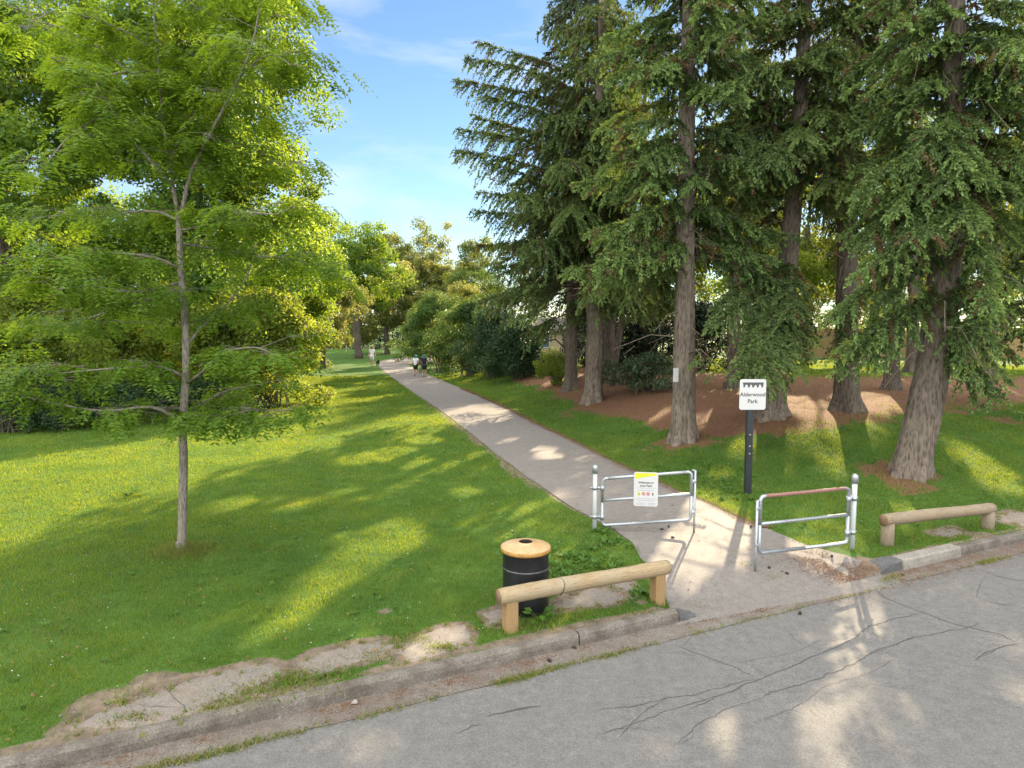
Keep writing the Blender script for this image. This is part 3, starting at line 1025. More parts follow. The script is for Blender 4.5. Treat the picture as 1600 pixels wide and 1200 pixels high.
def broad_weeds():
    """low broadleaf ground cover and gutter tufts"""
    r = np.random.default_rng(33)
    Pt, D, Ln, Wd = [], [], [], []
    # rosettes in the lawn
    x, y, rad, r2 = scatter_ground(900, 7, 26, 1.2, 44)
    ok = (uv(x, y)[1] > .3) & ~on_path(x, y, .05) & (pave_d(x, y) > .02) & (masks(x, y)[1] < .3)
    spots = [(a, b, r.uniform(.03, .085)) for a, b in zip(x[ok], y[ok])]
    # lush weeds behind and right of the bin and at the gate post
    for px, py, sp, k in ((895, 880, .55, 60), (880, 900, .3, 30), (935, 885, .5, 40), (960, 850, .35, 30), (1000, 930, .25, 18), (1090, 740, 1.2, 60), (1130, 760, .8, 40), (945, 832, .2, 14), (1150, 780, .6, 30)):
        c = G(px, py)
        for _ in range(k): spots.append((c[0] + r.normal(0, sp * .6), c[1] + r.normal(0, sp * .5), r.uniform(.06, .13)))
    for cx, cy, s in spots:
        if on_path(np.array([cx]), np.array([cy]))[0]: continue
        k = r.integers(5, 10)
        a = r.uniform(0, 2 * np.pi, k)
        el = r.uniform(.15, .9, k)
        Pt.append(np.tile(onz(cx, cy) + [0, 0, .01], (k, 1)) + np.stack([np.cos(a), np.sin(a), 0 * a], 1) * .01)
        D.append(np.stack([np.cos(a) * np.cos(el), np.sin(a) * np.cos(el), np.sin(el)], 1))
        Ln.append(s * r.uniform(.7, 1.2, k))
        Wd.append(s * r.uniform(.3, .5, k))
    Pt, D, Ln, Wd = map(np.concatenate, (Pt, D, Ln, Wd))
    V, Q = leaves(Pt, D, np.tile([0, 0, 1.0], (len(Pt), 1)), Ln, Wd)
    tag(build('lawn_weeds', V, Q, None, M['weed'], fattr={'rnd': r.random(len(Q))}), 'low broad leaved weeds and clover tufts scattered in the lawn', 'weeds', kind='stuff')
    # thin weed line at the gutter joint and on the pavement
    n = 26000
    uu = r.uniform(-9, 14, n)
    dens = .35 + 1.1 * fbm(uu, uu * 0, 1.7, 81)
    dens = dens * np.where((uu > U_L + .1) & (uu < U_R + 2), .12, 1)
    k = r.random(n) < np.clip(dens, 0, 1)
    uu = uu[k]
    n = len(uu)
    vv = -.36 + .03 * fbm(uu, uu * 0, 2.5, 21) + r.normal(0, .035, n)
    x, y = xy(uu, vv)
    z = np.full(n, -.155)
    ex = []
    for px, py, sp, cnt in ((693, 1012, .09, 420), (490, 1060, .28, 900), (430, 1078, .25, 500), (370, 1098, .22, 350), (330, 1108, .12, 160), (640, 1000, .16, 350), (590, 1022, .14, 180), (210, 1122, .12, 200), (190, 1098, .06, 120),
                            (1165, 882, .10, 260), (1215, 893, .16, 320), (1395, 897, .10, 220), (1200, 896, .1, 160), (1090, 935, .1, 120), (1010, 958, .12, 150), (840, 975, .18, 260)):
        c = G(px, py)
        ex.append(np.stack([c[0] + r.normal(0, sp, cnt), c[1] + r.normal(0, sp * .5, cnt), np.full(cnt, 0.)], 1))
    for q_ in PAVE:      # tufts creeping over the broken edges
        for e_ in range(len(q_)):
            a_, b_ = q_[e_], q_[(e_ + 1) % len(q_)]
            for _ in range(int(np.linalg.norm(b_ - a_) * 14)):
                t_ = r.random()
                if fbm(a_[0] + t_ * 3, a_[1] * 2 + t_, 2.5, 77) < -.1: continue
                c = a_ * (1 - t_) + b_ * t_ + r.normal(0, .07, 2)
                m_ = int(r.integers(5, 26))
                ex.append(np.stack([c[0] + r.normal(0, .025, m_), c[1] + r.normal(0, .025, m_), np.zeros(m_)], 1))
    ex = np.concatenate(ex)
    ex[:, 2] = gz(ex[:, 0], ex[:, 1])
    b = np.concatenate([np.stack([x, y, z], 1), ex])
    n = len(b)
    h = r.uniform(.015, .055, n)
    a, bb = r.uniform(0, 6.28, n), r.uniform(0, 6.28, n)
    top = b + np.stack([np.cos(a) * h * .8, np.sin(a) * h * .8, h], 1)
    o = np.stack([np.cos(bb), np.sin(bb), 0 * bb], 1) * r.uniform(.003, .008, n)[:, None]
    V = np.stack([b - o, b + o, top], 1).reshape(-1, 3)
    ob = build('joint_weeds', V, None, np.arange(n * 3).reshape(n, 3), M['grass'], fattr={'rnd': r.random(n)})
    ob.data.materials.append(M['straw'])
    ob.data.polygons.foreach_set('material_index', (r.random(n) < .5).astype(np.int32))
    tag(ob, 'grass and weeds growing out of the gutter joint and pavement gaps', 'weeds', kind='stuff')


broad_weeds()


def tree_foot():
    r = np.random.default_rng(3)
    n = 5200
    c = G(283, 862)
    a, q = r.uniform(0, 6.28, n), np.abs(r.normal(0, .28, n))
    x, y = c[0] + np.cos(a) * q * 1.25, c[1] + np.sin(a) * q
    b = np.stack([x, y, gz(x, y)], 1)
    h = r.uniform(.06, .22, n) * np.exp(-q / .6)
    a2, bb = r.uniform(0, 6.28, n), r.uniform(0, 6.28, n)
    top = b + np.stack([np.cos(a2) * h * .6, np.sin(a2) * h * .6, h], 1)
    o = np.stack([np.cos(bb), np.sin(bb), 0 * bb], 1) * .0045
    ob = build('long_grass', np.stack([b - o, b + o, top], 1).reshape(-1, 3), None, np.arange(n * 3).reshape(n, 3), M['grass'], fattr={'rnd': r.random(n)})
    ob.data.materials.append(M['straw'])
    ob.data.polygons.foreach_set('material_index', (r.random(n) < .4).astype(np.int32))
    tag(ob, 'unmown straw tinged grass round the foot of the young tree', 'grass', kind='stuff')


tree_foot()


def litter():
    r = np.random.default_rng(55)
    pts = []
    n = 42000   # gutter
    uu = r.uniform(-9, 13, n)
    dens = np.clip(-.02 + .60 * fbm(uu, uu * 0, 1.5, 91) + .35 * fbm(uu, uu * 0, 7, 95) + .36 * sm(U_L, U_L + 1.2, uu), .015, 1)
    k = r.random(n) < dens
    uu = uu[k]
    vv = -.03 - np.abs(r.normal(0, .11, len(uu))) * (1 + .9 * (uu > U_R))
    x, y = xy(uu, vv)
    pts.append(np.stack([x, y, -.146 + 0 * x - .006 * (vv < -.2)], 1))
    n = 6000    # past the pale kerb stone and along the road edge
    uu = r.uniform(U_R - 1.8, 13, n)
    vv = -np.abs(r.normal(.05, .3, n))
    x, y = xy(uu, vv)
    pts.append(np.stack([x, y, road_z(x, y) + .005], 1))
    n = 14000   # right hand edge of the path
    t = r.uniform(0, 1, n) ** 1.6
    yy = RE[4][1] + t * 28
    k = fbm(yy, yy * 0, .8, 5) > -.55
    yy = yy[k]
    x = xr(yy) + r.normal(.0, .09, len(yy))
    pts.append(np.stack([x, yy, gz(x, yy) + .03], 1))
    n = 9000    # the needle drift right of the right gate
    c0, c1 = G(1250, 868), G(1390, 905)
    t = r.random(n)
    x = c0[0] + (c1[0] - c0[0]) * t + r.normal(0, .3, n)
    yy = c0[1] + (c1[1] - c0[1]) * t + r.normal(0, .25, n)
    k = (fbm(x, yy, 1.6, 9) > -.2) & (uv(x, yy)[1] > -.02)
    x, yy = x[k], yy[k]
    pts.append(np.stack([x, yy, gz(x, yy) + .024], 1))
    n = 5200    # bank under the trees: twigs, cones and needles
    x, yy, rad, r2 = scatter_ground(60000, 13, 40, 1.2, 66)
    nd = masks(x, yy)[1]
    k = r.random(len(x)) < nd * .8
    x, yy = x[k], yy[k]
    pts.append(np.stack([x, yy, gz(x, yy) + .008], 1))
    n = 1500    # scattered over the path mouth
    x = r.uniform(2, 7, n)
    yy = r.uniform(9.4, 15, n)
    k = on_path(x, yy) & (r.random(n) < .5)
    pts.append(np.stack([x[k], yy[k], gz(x[k], yy[k]) + .034], 1))
    b = np.concatenate(pts)
    n = len(b)
    a = r.uniform(0, 6.28, n)
    el = r.uniform(-.05, .35, n)
    D = np.stack([np.cos(a) * np.cos(el), np.sin(a) * np.cos(el), np.sin(el)], 1)
    far = np.maximum(1, b[:, 1] / 14)
    V, Q = leaves(b, D, np.tile([0, 0, 1.0], (n, 1)), r.uniform(.018, .05, n) * far, r.uniform(.003, .010, n) * far)
    tag(build('needle_litter', V, Q, None, M['needle_litter'], fattr={'rnd': r.random(n)}), 'rust brown fallen needles along the gutter, path edge and bank', 'fallen needles', kind='stuff')


litter()


def crumbs():
    r = np.random.default_rng(91)
    n = 60000
    uu, vv = r.uniform(-8, 12, n), np.where(r.random(n) < .6, r.uniform(-.36, 0, n), r.uniform(.16, 2.2, n))
    x, y = xy(uu, vv)
    d = masks(x, y)[0]
    k = np.where(vv < 0, r.random(n) < .10, r.random(n) < .30 * d) & ~on_path(x, y)
    x, y, vv = x[k], y[k], vv[k]
    n = len(x)
    z = np.where(vv < 0, -.148, gz(x, y)) + .004
    sz = r.gamma(2.0, .0022, n) + .002
    oc = np.array([[1, 0, 0], [0, 1, 0], [-1, 0, 0], [0, -1, 0], [0, 0, .8], [0, 0, -.8]])
    V = np.stack([x, y, z], 1)[:, None, :] + (oc[None] * sz[:, None, None] * r.uniform(.6, 1.4, (n, 6, 1)))
    tr = np.array([[0, 1, 4], [1, 2, 4], [2, 3, 4], [3, 0, 4], [1, 0, 5], [2, 1, 5], [3, 2, 5], [0, 3, 5]])
    Tt = (tr[None] + (np.arange(n) * 6)[:, None, None]).reshape(-1, 3)
    tag(build('soil_crumbs', V, None, Tt, M['old_pavement']), 'loose grit and soil crumbs on the bare verge and in the gutter', 'grit', kind='stuff')


crumbs()


def fallen():
    r = np.random.default_rng(17)
    x, y, rad, _ = scatter_ground(900, 6.5, 30, 1.2, 88)
    k = uv(x, y)[1] > .2
    x, y = x[k], y[k]
    n = len(x)
    z = gz(x, y) + np.where(on_path(x, y), .036, .045)
    a = r.uniform(0, 6.28, n)
    D = np.stack([np.cos(a), np.sin(a), r.uniform(-.1, .4, n)], 1)
    V, Q = leaves(np.stack([x, y, z], 1), nrm(D), nrm(np.stack([r.normal(0, .3, n), r.normal(0, .3, n), np.ones(n)], 1)), r.uniform(.03, .075, n), r.uniform(.015, .04, n))
    tag(build('fallen_leaves', V, Q, None, M['needle_litter'], fattr={'rnd': r.random(n)}), 'few brown fallen leaves scattered over lawn and path', 'fallen leaves', kind='stuff')


fallen()

# ------------------------------------------------------------------ trees
def leaf_cloud(C, R, per, size, rng, flat=.7, aspect=.62, up=.5, droop=.2):
    """leaves filling soft clumps: C centres (n,3), R radii (n,)"""
    n = len(C)
    k = np.repeat(np.arange(n), per)
    m = len(k)
    d = nrm(rng.normal(0, 1, (m, 3)))
    rad = rng.random(m) ** .42
    off = d * rad[:, None] * R[k][:, None]
    off[:, 2] *= flat
    Pt = C[k] + off
    N = nrm(d * .7 + rng.normal(0, .55, (m, 3)) + np.array([0, 0, up]))
    D = nrm(np.cross(N, rng.normal(0, 1, (m, 3))) + d * .35 - np.array([0, 0, droop]))
    s = size * rng.uniform(.6, 1.3, m)
    V, Q = leaves(Pt, D, N, s, s * aspect)
    rnd = np.clip(.5 + .22 * rng.normal(0, 1, n)[k] + .2 * rng.normal(0, 1, m), 0, 1)
    return V, Q, rnd


def skeleton(mb, base, C, weights, rng, trunk_top, r_tip=.012, p=.46, step=.9, trunk_r=None, lean=(0, 0), n_side=6):
    """a branching skeleton from base to every clump centre, thickness from the clumps it carries"""
    nodes = [np.array(base, float)]
    par = [-1]
    nt_ = max(3, int((trunk_top - base[2]) / .7))
    for k in range(1, nt_ + 1):
        t = k / nt_
        nodes.append(np.array([base[0] + lean[0] * t + rng.normal(0, .04), base[1] + lean[1] * t + rng.normal(0, .04), base[2] + (trunk_top - base[2]) * t]))
        par.append(k - 1)
    order = np.argsort(np.linalg.norm(C - nodes[-1], axis=1) + .3 * np.abs(C[:, 2] - trunk_top))
    start = max(1, int(nt_ * .45))
    load = {}
    for i in order:
        c = C[i]
        NN = np.array(nodes[start:])
        dv = c - NN
        dist = np.linalg.norm(dv, axis=1)
        cost = dist + np.where(NN[:, 2] > c[2] + .2, 1.2 * (NN[:, 2] - c[2]), 0)
        j = int(np.argmin(cost)) + start
        m = max(1, int(dist[j - start] / step))
        prev = j
        for q in range(1, m + 1):
            t = q / m
            pt = nodes[j] * (1 - t) + c * t + rng.normal(0, .07, 3) * (q < m)
            pt[2] += .25 * dist[j - start] * t * (1 - t)
            nodes.append(pt)
            par.append(prev)
            prev = len(nodes) - 1
        load[prev] = load.get(prev, 0) + 1
    n = len(nodes)
    cnt = np.zeros(n)
    for k, v in load.items(): cnt[k] += v
    for k in range(n - 1, 0, -1): cnt[par[k]] += cnt[k]
    rad = r_tip * np.maximum(cnt, .6) ** p
    if trunk_r:
        sc = trunk_r / rad[0]
        rad = np.where(np.arange(n) <= nt_, rad * sc, np.minimum(rad, trunk_r * .7))
        rad[:nt_ + 1] = np.maximum.accumulate(rad[:nt_ + 1][::-1])[::-1]
        rad[0] *= 1.35
    nodes = np.array(nodes)
    trunk, br = MB(), mb
    trunk.tube(nodes[:nt_ + 1], rad[:nt_ + 1], 14, True, .05, rng)
    for k in range(nt_ + 1, n):
        a = par[k]
        br.tube(np.array([nodes[a], nodes[k]]), [min(rad[a], rad[k] * 1.35), rad[k]], n_side, False)
    return trunk


def broad_tree(name, label, cat, base, top, lo, rx, ry, nclump, per, leaf, mat, seed, group=None, trunk_r=.25, bark='bark_brown', cl=(.7, 1.3), lean=(0, 0), shell=.45, flat=.7, squash=None, asp=.62, droop=.2, step=.9, trunk_top=None, gap=False):
    rng = np.random.default_rng(seed)
    base = np.array(base, float)
    root = thing(name, label, cat, base, 0, group)
    d = nrm(rng.normal(0, 1, (nclump, 3)))
    f = 1 + .22 * np.sin(d[:, 0] * 5 + seed) + .18 * np.sin(d[:, 1] * 6 + 2 * seed) + .18 * np.sin(d[:, 2] * 7 + 3 * seed)
    rad = rng.random(nclump) ** shell * f
    c = base + np.array([lean[0], lean[1], (top + lo) / 2])
    C = c + d * rad[:, None] * np.array([rx, ry, (top - lo) / 2])
    C[:, 2] = np.maximum(C[:, 2], base[2] + .25)
    if squash: C = squash(C)
    R = rng.uniform(*cl, nclump)
    V, Q, rnd = leaf_cloud(C, R, per, leaf, rng, flat, asp, droop=droop)
    if gap:
        k_ = ~sun_gap(V.reshape(-1, 4, 3)[:, 0], rng)
        V, rnd = V.reshape(-1, 4, 3)[k_].reshape(-1, 3), rnd[k_]
        Q = np.arange(len(V)).reshape(-1, 4)
    build('crown', V, Q, None, mat, root, fattr={'rnd': rnd})
    br = MB()
    tt_ = trunk_top if trunk_top else lo + (top - lo) * .55
    tr = skeleton(br, base - [0, 0, .1], C, None, rng, base[2] + tt_, trunk_r=trunk_r, lean=(lean[0] * .6, lean[1] * .6), step=step)
    tr.build('trunk', M[bark], root, True)
    if br.n: br.build('branches', M[bark], root, True)
    return root


def shrub(name, label, base, h, rx, ry, nclump, per, leaf, mat, seed, group=None, cat='shrub', cl=(.35, .7), flat=.75, squash=None, droop=.2, gap=False):
    rng = np.random.default_rng(seed)
    base = np.array(base, float)
    root = thing(name, label, cat, base, 0, group)
    a = rng.uniform(0, 2 * np.pi, nclump)
    rr = rng.random(nclump) ** .5
    hh = rng.random(nclump) ** .75
    env = np.sqrt(np.maximum(.05, 1 - (hh * 1.0) ** 2.2)) * (1 + .2 * np.sin(a * 3 + seed) + .15 * np.sin(a * 5 + hh * 6))
    C = base + np.stack([np.cos(a) * rr * rx * env, np.sin(a) * rr * ry * env, .15 + hh * (h - .3)], 1)
    if squash: C = squash(C)
    R = rng.uniform(*cl, nclump)
    V, Q, rnd = leaf_cloud(C, R, per, leaf, rng, flat, droop=droop)
    if gap:
        k_ = ~sun_gap(V.reshape(-1, 4, 3)[:, 0], rng)
        V, rnd = V.reshape(-1, 4, 3)[k_].reshape(-1, 3), rnd[k_]
        Q = np.arange(len(V)).reshape(-1, 4)
    build('foliage', V, Q, None, mat, root, fattr={'rnd': rnd})
    st = MB()
    for k in rng.choice(nclump, min(nclump, 26), replace=False):
        b = base + np.array([rng.normal(0, rx * .12), rng.normal(0, ry * .12), -.1])
        m = (b + C[k]) / 2 + rng.normal(0, .12, 3) + [0, 0, .25]
        st.tube(np.array([b, m, C[k]]), [.035, .022, .008], 5, False)
    st.build('stems', M['bark_brown'], root, True)
    return root


def sprigs(Pt, D, Ln, Wd, rng):
    """needle sprigs: two crossed kites along D"""
    n = len(Pt)
    N1 = nrm(np.cross(D, rng.normal(0, 1, (n, 3))))
    N2 = nrm(np.cross(D, N1))
    V1, Q1 = leaves(Pt, D, N1, Ln, Wd, 0)
    V2, Q2 = leaves(Pt, D, N2, Ln, Wd, 0)
    return np.concatenate([V1, V2]), np.concatenate([Q1, Q2 + len(V1)])


# where the photograph shows sun reaching the ground the crowns have openings: (pixel x, y, radius in metres)
LIT = [(690, 735, .85), (735, 716, .6), (612, 712, .7), (600, 770, .55), (640, 752, .5), (545, 775, .5), (590, 848, .55), (548, 880, .42), (615, 828, .4), (500, 912, .36), (487, 940, .3), (450, 790, .4), (350, 792, .4), (430, 985, .28),
       (388, 1005, .25), (900, 880, .28), (460, 960, .25), (560, 1000, .2), (785, 690, .45), (842, 704, .4), (852, 716, .35), (1110, 792, .5), (1132, 815, .5), (1095, 775, .4), (1072, 850, .5), (1112, 872, .5), (1052, 892, .4), (1030, 862, .3), (1150, 840, .35),
       (1195, 860, .3), (1280, 870, .4), (1255, 862, .3), (692, 1002, .34), (650, 1030, .25), (835, 1105, .26), (820, 1128, .2), (625, 1112, .33), (1022, 1125, .25), (1150, 1112, .35), (1180, 1090, .3), (1262, 1078, .22), (1256, 1105, .2), (1262, 962, .12),
       (1342, 931, .16), (1362, 935, .14), (1590, 985, .3), (1600, 1060, .3), (1124, 742, .3), (1192, 742, .22), (1272, 640, .8), (1300, 680, .6), (1360, 622, .9), (1312, 722, .4), (1545, 730, .5), (1565, 762, .4), (1512, 702, .35), (1150, 612, .7), (1020, 650, .4),
       (880, 592, .7), (1000, 640, .4), (1170, 700, .4), (1290, 770, .2), (1420, 800, .3), (1100, 655, .5), (1330, 655, .5), (720, 770, .35), (520, 840, .35), (660, 690, .5), (560, 720, .5), (1240, 625, .7), (1290, 655, .5), (1390, 630, .7), (1340, 635, .6), (1285, 700, .4), (1500, 574, 1.6), (1570, 572, 1.6), (1250, 690, .35), (1225, 735, .25), (1455, 705, .3), (1300, 735, .3)]
LITW = np.array([[*(T(a, b) if b < 880 else G(a, b)), r_ * (1.5 if b < 930 else 1.0)] for a, b, r_ in LIT])


def sun_gap(Q, rng):
    g0 = Q[:, :2] - np.array([sdir.x, sdir.y]) * (Q[:, 2] / sdir.z)[:, None]
    g0 = g0 + .16 * np.stack([fbm(Q[:, 0], Q[:, 1] + Q[:, 2], 1.3, 51), fbm(Q[:, 1], Q[:, 0] - Q[:, 2], 1.3, 57)], 1)
    out = np.zeros(len(Q), bool)
    for x, y, z, r_ in LITW:
        gx, gy = g0[:, 0] + sdir.x / sdir.z * z, g0[:, 1] + sdir.y / sdir.z * z
        out |= (gx - x) ** 2 + ((gy - y) * .8) ** 2 < r_ ** 2
    return out


def conifer(name, label, base, trunk_pts, trunk_r, boughs, mat, seed, group, bark='bark_spruce', dens=1.0, hang=.55, spr=(.085, .165), wide=.035, dead=10, spacing=.15, K=34, flare=1.6, tip_curl=.22, skip=None):
    """trunk_pts world points, trunk_r radii; boughs list of (z above base, azimuth, length, slope, droop)"""
    rng = np.random.default_rng(seed)
    base = np.array(base, float)
    root = thing(name, label, 'tree', base, 0, group)
    tp = np.array(trunk_pts, float)
    seg = np.concatenate([[0], np.cumsum(np.linalg.norm(np.diff(tp, axis=0), axis=1))])
    s = np.concatenate([np.array([0, .08, .18, .32, .5, .75]), np.arange(1.05, seg[-1], .35)])
    c = np.stack([np.interp(s, seg, tp[:, k]) for k in range(3)], 1)
    # soften the bends
    for _ in range(3): c[1:-1] = (c[:-2] + 2 * c[1:-1] + c[2:]) / 4 * np.array([1, 1, 0]) + c[1:-1] * np.array([0, 0, 1])
    r = np.interp(s, seg, trunk_r) * (1 + (flare - 1) * np.exp(-s / .28))
    n = 26
    a = np.linspace(0, 2 * np.pi, n, endpoint=False)
    roots = 1 + .30 * np.exp(-s / .3)[:, None] * np.sin(a * 5 + seed)[None, :] + .05 * np.sin(a * 9 + seed)[None, :] + .035 * fbm(a[None, :] * 3 + seed, s[:, None] * .9, 1.5, seed) + .03 * rng.normal(0, 1, (len(s), n)) * .6
    ring = np.stack([np.cos(a), np.sin(a), 0 * a], 1)
    V = c[:, None, :] + ring[None] * (r[:, None] * roots)[..., None]
    V[:2, :, 2] -= .12
    m = len(s)
    I, J = np.meshgrid(np.arange(m - 1), np.arange(n), indexing='ij')
    I, J = I.ravel(), J.ravel()
    Q = np.stack([I * n + J, I * n + (J + 1) % n, (I + 1) * n + (J + 1) % n, (I + 1) * n + J], 1)
    build('trunk', V, Q, None, M[bark], root, True)
    PP, DD, LL, RR = [], [], [], []
    br, dt = MB(), MB()
    def at_z(z):
        return np.array([np.interp(base[2] + z, tp[:, 2], tp[:, 0]), np.interp(base[2] + z, tp[:, 2], tp[:, 1]), base[2] + z])
    for (z, az, Lb, slope, droop) in boughs:
        o = at_z(z)
        az = math.radians(az)
        e = np.array([math.sin(az), math.cos(az), 0])
        sd = np.array([e[1], -e[0], 0])
        t = np.linspace(0, 1, 12)
        wob = rng.normal(0, .09) * Lb
        pts = o + e * (Lb * t)[:, None] + sd * (wob * np.sin(t * 2.6))[:, None]
        pts[:, 2] += Lb * (slope * t - droop * t ** 2 + tip_curl * droop * t ** 4)
        br.tube(pts, .006 + .009 * Lb * (1 - t) ** 1.2, 6, False)
        nt2 = int(Lb / spacing * dens)
        ti = np.sort(rng.uniform(.10, 1.0, nt2 * 2))
        side = np.where(np.arange(nt2 * 2) % 2 == 0, 1.0, -1.0)
        O = np.stack([np.interp(ti, t, pts[:, k]) for k in range(3)], 1)
        tang = nrm(np.stack([np.interp(ti, t, np.gradient(pts[:, k])) for k in range(3)], 1))
        prof = np.sin(np.pi * np.clip(ti * .85 + .12, 0, 1)) ** .8
        li = (.20 * Lb + .22) * prof * rng.uniform(.5, 1.15, len(ti)) + .08
        ang = rng.uniform(.45, 1.15, len(ti)) * side
        D0 = nrm(tang * np.cos(ang)[:, None] + np.cross(tang, [0, 0, 1.0]) * np.sin(ang)[:, None] + np.stack([0 * ang, 0 * ang, rng.uniform(-.45, .12, len(ti))], 1))
        kk = np.clip((li / .5 * K).astype(int), 4, K * 3)
        ix = np.repeat(np.arange(len(ti)), kk)
        u_ = rng.random(len(ix))
        hg = hang * rng.uniform(.5, 1.4, len(ti))[ix]
        Pt = O[ix] + D0[ix] * (li[ix] * u_)[:, None]
        Pt[:, 2] -= hg * li[ix] * u_ ** 1.7
        Pt += rng.normal(0, .018, Pt.shape)
        dirv = nrm(D0[ix] + rng.normal(0, .42, Pt.shape) + np.stack([0 * u_, 0 * u_, -hg * (.35 + u_) * .9], 1))
        PP.append(Pt)
        DD.append(dirv)
        LL.append(rng.uniform(*spr, len(ix)) * (1 - .25 * u_))
        rv = np.clip(rng.normal(.30, .14, len(ix)) + .42 * u_ ** 2 * (ti[ix] > .35) + rng.normal(0, .12) + rng.normal(0, .09, len(ti))[ix], .1, 1)
        RR.append(np.where((rng.random(len(ti)) < .07 + .10 * (ti < .4))[ix], rng.uniform(0, .07, len(ix)), rv))
        na = int(Lb * 42)
        ta = rng.uniform(.12, 1, na)
        Pa = np.stack([np.interp(ta, t, pts[:, k]) for k in range(3)], 1) + rng.normal(0, .03, (na, 3)) + [0, 0, .015]
        tga = nrm(np.stack([np.interp(ta, t, np.gradient(pts[:, k])) for k in range(3)], 1))
        PP.append(Pa)
        DD.append(nrm(tga * .8 + rng.normal(0, .5, Pa.shape) + [0, 0, .25]))
        LL.append(rng.uniform(*spr, na))
        RR.append(np.clip(rng.normal(.45, .16, na), .1, 1))
        # a few hanging brown twigs under the bough
        for _ in range(rng.integers(0, 3)):
            q = rng.uniform(.1, .7)
            p0 = np.array([np.interp(q, t, pts[:, k]) for k in range(3)])
            ln = rng.uniform(.3, 1.0)
            p1 = p0 + e * ln * .3 + sd * rng.normal(0, .25) + [0, 0, -ln * .45]
            p2 = p1 + e * ln * .15 + sd * rng.normal(0, .2) + [0, 0, -ln * .5]
            dt.tube(np.array([p0, p1, p2]), [.008, .006, .003], 4, False)
    zmax = max([b[0] for b in boughs] + [6])
    for _ in range(dead):
        z = rng.uniform(2.2, min(zmax, 10))
        az = rng.uniform(0, 2 * np.pi)
        Lb = rng.uniform(.4, 2.2)
        o = at_z(z)
        e = np.array([math.sin(az), math.cos(az), 0])
        sl = rng.uniform(-.4, .25)
        p1 = o + e * Lb * .5 + [0, 0, Lb * .5 * sl + rng.normal(0, .05)]
        p2 = o + e * Lb + [0, 0, Lb * (sl - .25)] + rng.normal(0, .12, 3)
        dt.tube(np.array([o, p1, p2]), [.022, .014, .005], 5, False)
        for q in (.5, .7, .85):
            p = o * (1 - q) + p2 * q
            dt.tube(np.array([p, p + rng.normal(0, .22, 3) + [0, 0, -.22]]), [.007, .003], 4, False)
    Pt, D, Ln, rr = map(np.concatenate, (PP, DD, LL, RR))
    if True:
        k = ~sun_gap(Pt, rng)
        Pt, D, Ln, rr = Pt[k], D[k], Ln[k], rr[k]
    V, Q = sprigs(Pt, D, Ln, Ln * rng.uniform(.20, .34, len(Ln)) + wide * .3, rng)
    build('crown', V, Q, None, mat, root, fattr={'rnd': np.concatenate([rr, rr])})
    br.build('branches', M['bough'], root, True)
    if dt.n: dt.build('dead_twigs', M['twig'], root, True)
    return root


def ring_boughs(zlo, zhi, n, Lmax, seed, htot, az0=0, az1=360, slope=(.0, .18), droop=(.30, .55), avoid=None, lmin=.35):
    r = np.random.default_rng(seed)
    out = []
    zs = np.sort(r.uniform(zlo, zhi, n))
    for k, z in enumerate(zs):
        az = az0 + ((k * 137.5 + r.uniform(-25, 25)) % (az1 - az0))
        if avoid:
            a, hw, za, zb = avoid
            if za < z < zb and abs((az - a + 180) % 360 - 180) < hw: continue
        f = max(lmin, 1 - (z - zlo) / (htot - zlo) * .8)
        Lb = Lmax * f * r.uniform(.65, 1.1)
        out.append((z, az, Lb, r.uniform(*slope), r.uniform(*droop)))
    return out


GRP = 'tall spruces on the needle covered bank'


def straight(b, h, lean=(0, 0)):
    t = np.linspace(0, 1, 8)
    return np.stack([b[0] + lean[0] * t, b[1] + lean[1] * t, b[2] + h * t], 1)


def col_from(px_list, Y):
    return [P(a, b, Y) for a, b in px_list]


def to_tip(base, trunk_xy, zrel, tip, droop=.35):
    """bough from the trunk at zrel to a tip point"""
    d = np.array(tip) - np.array([trunk_xy[0], trunk_xy[1], base[2] + zrel])
    Lb = math.hypot(d[0], d[1])
    az = math.degrees(math.atan2(d[0], d[1]))
    slope = d[2] / Lb + droop - .22 * droop
    return (zrel, az, Lb, slope, droop)


TC = 180      # azimuth that faces the camera (-Y)
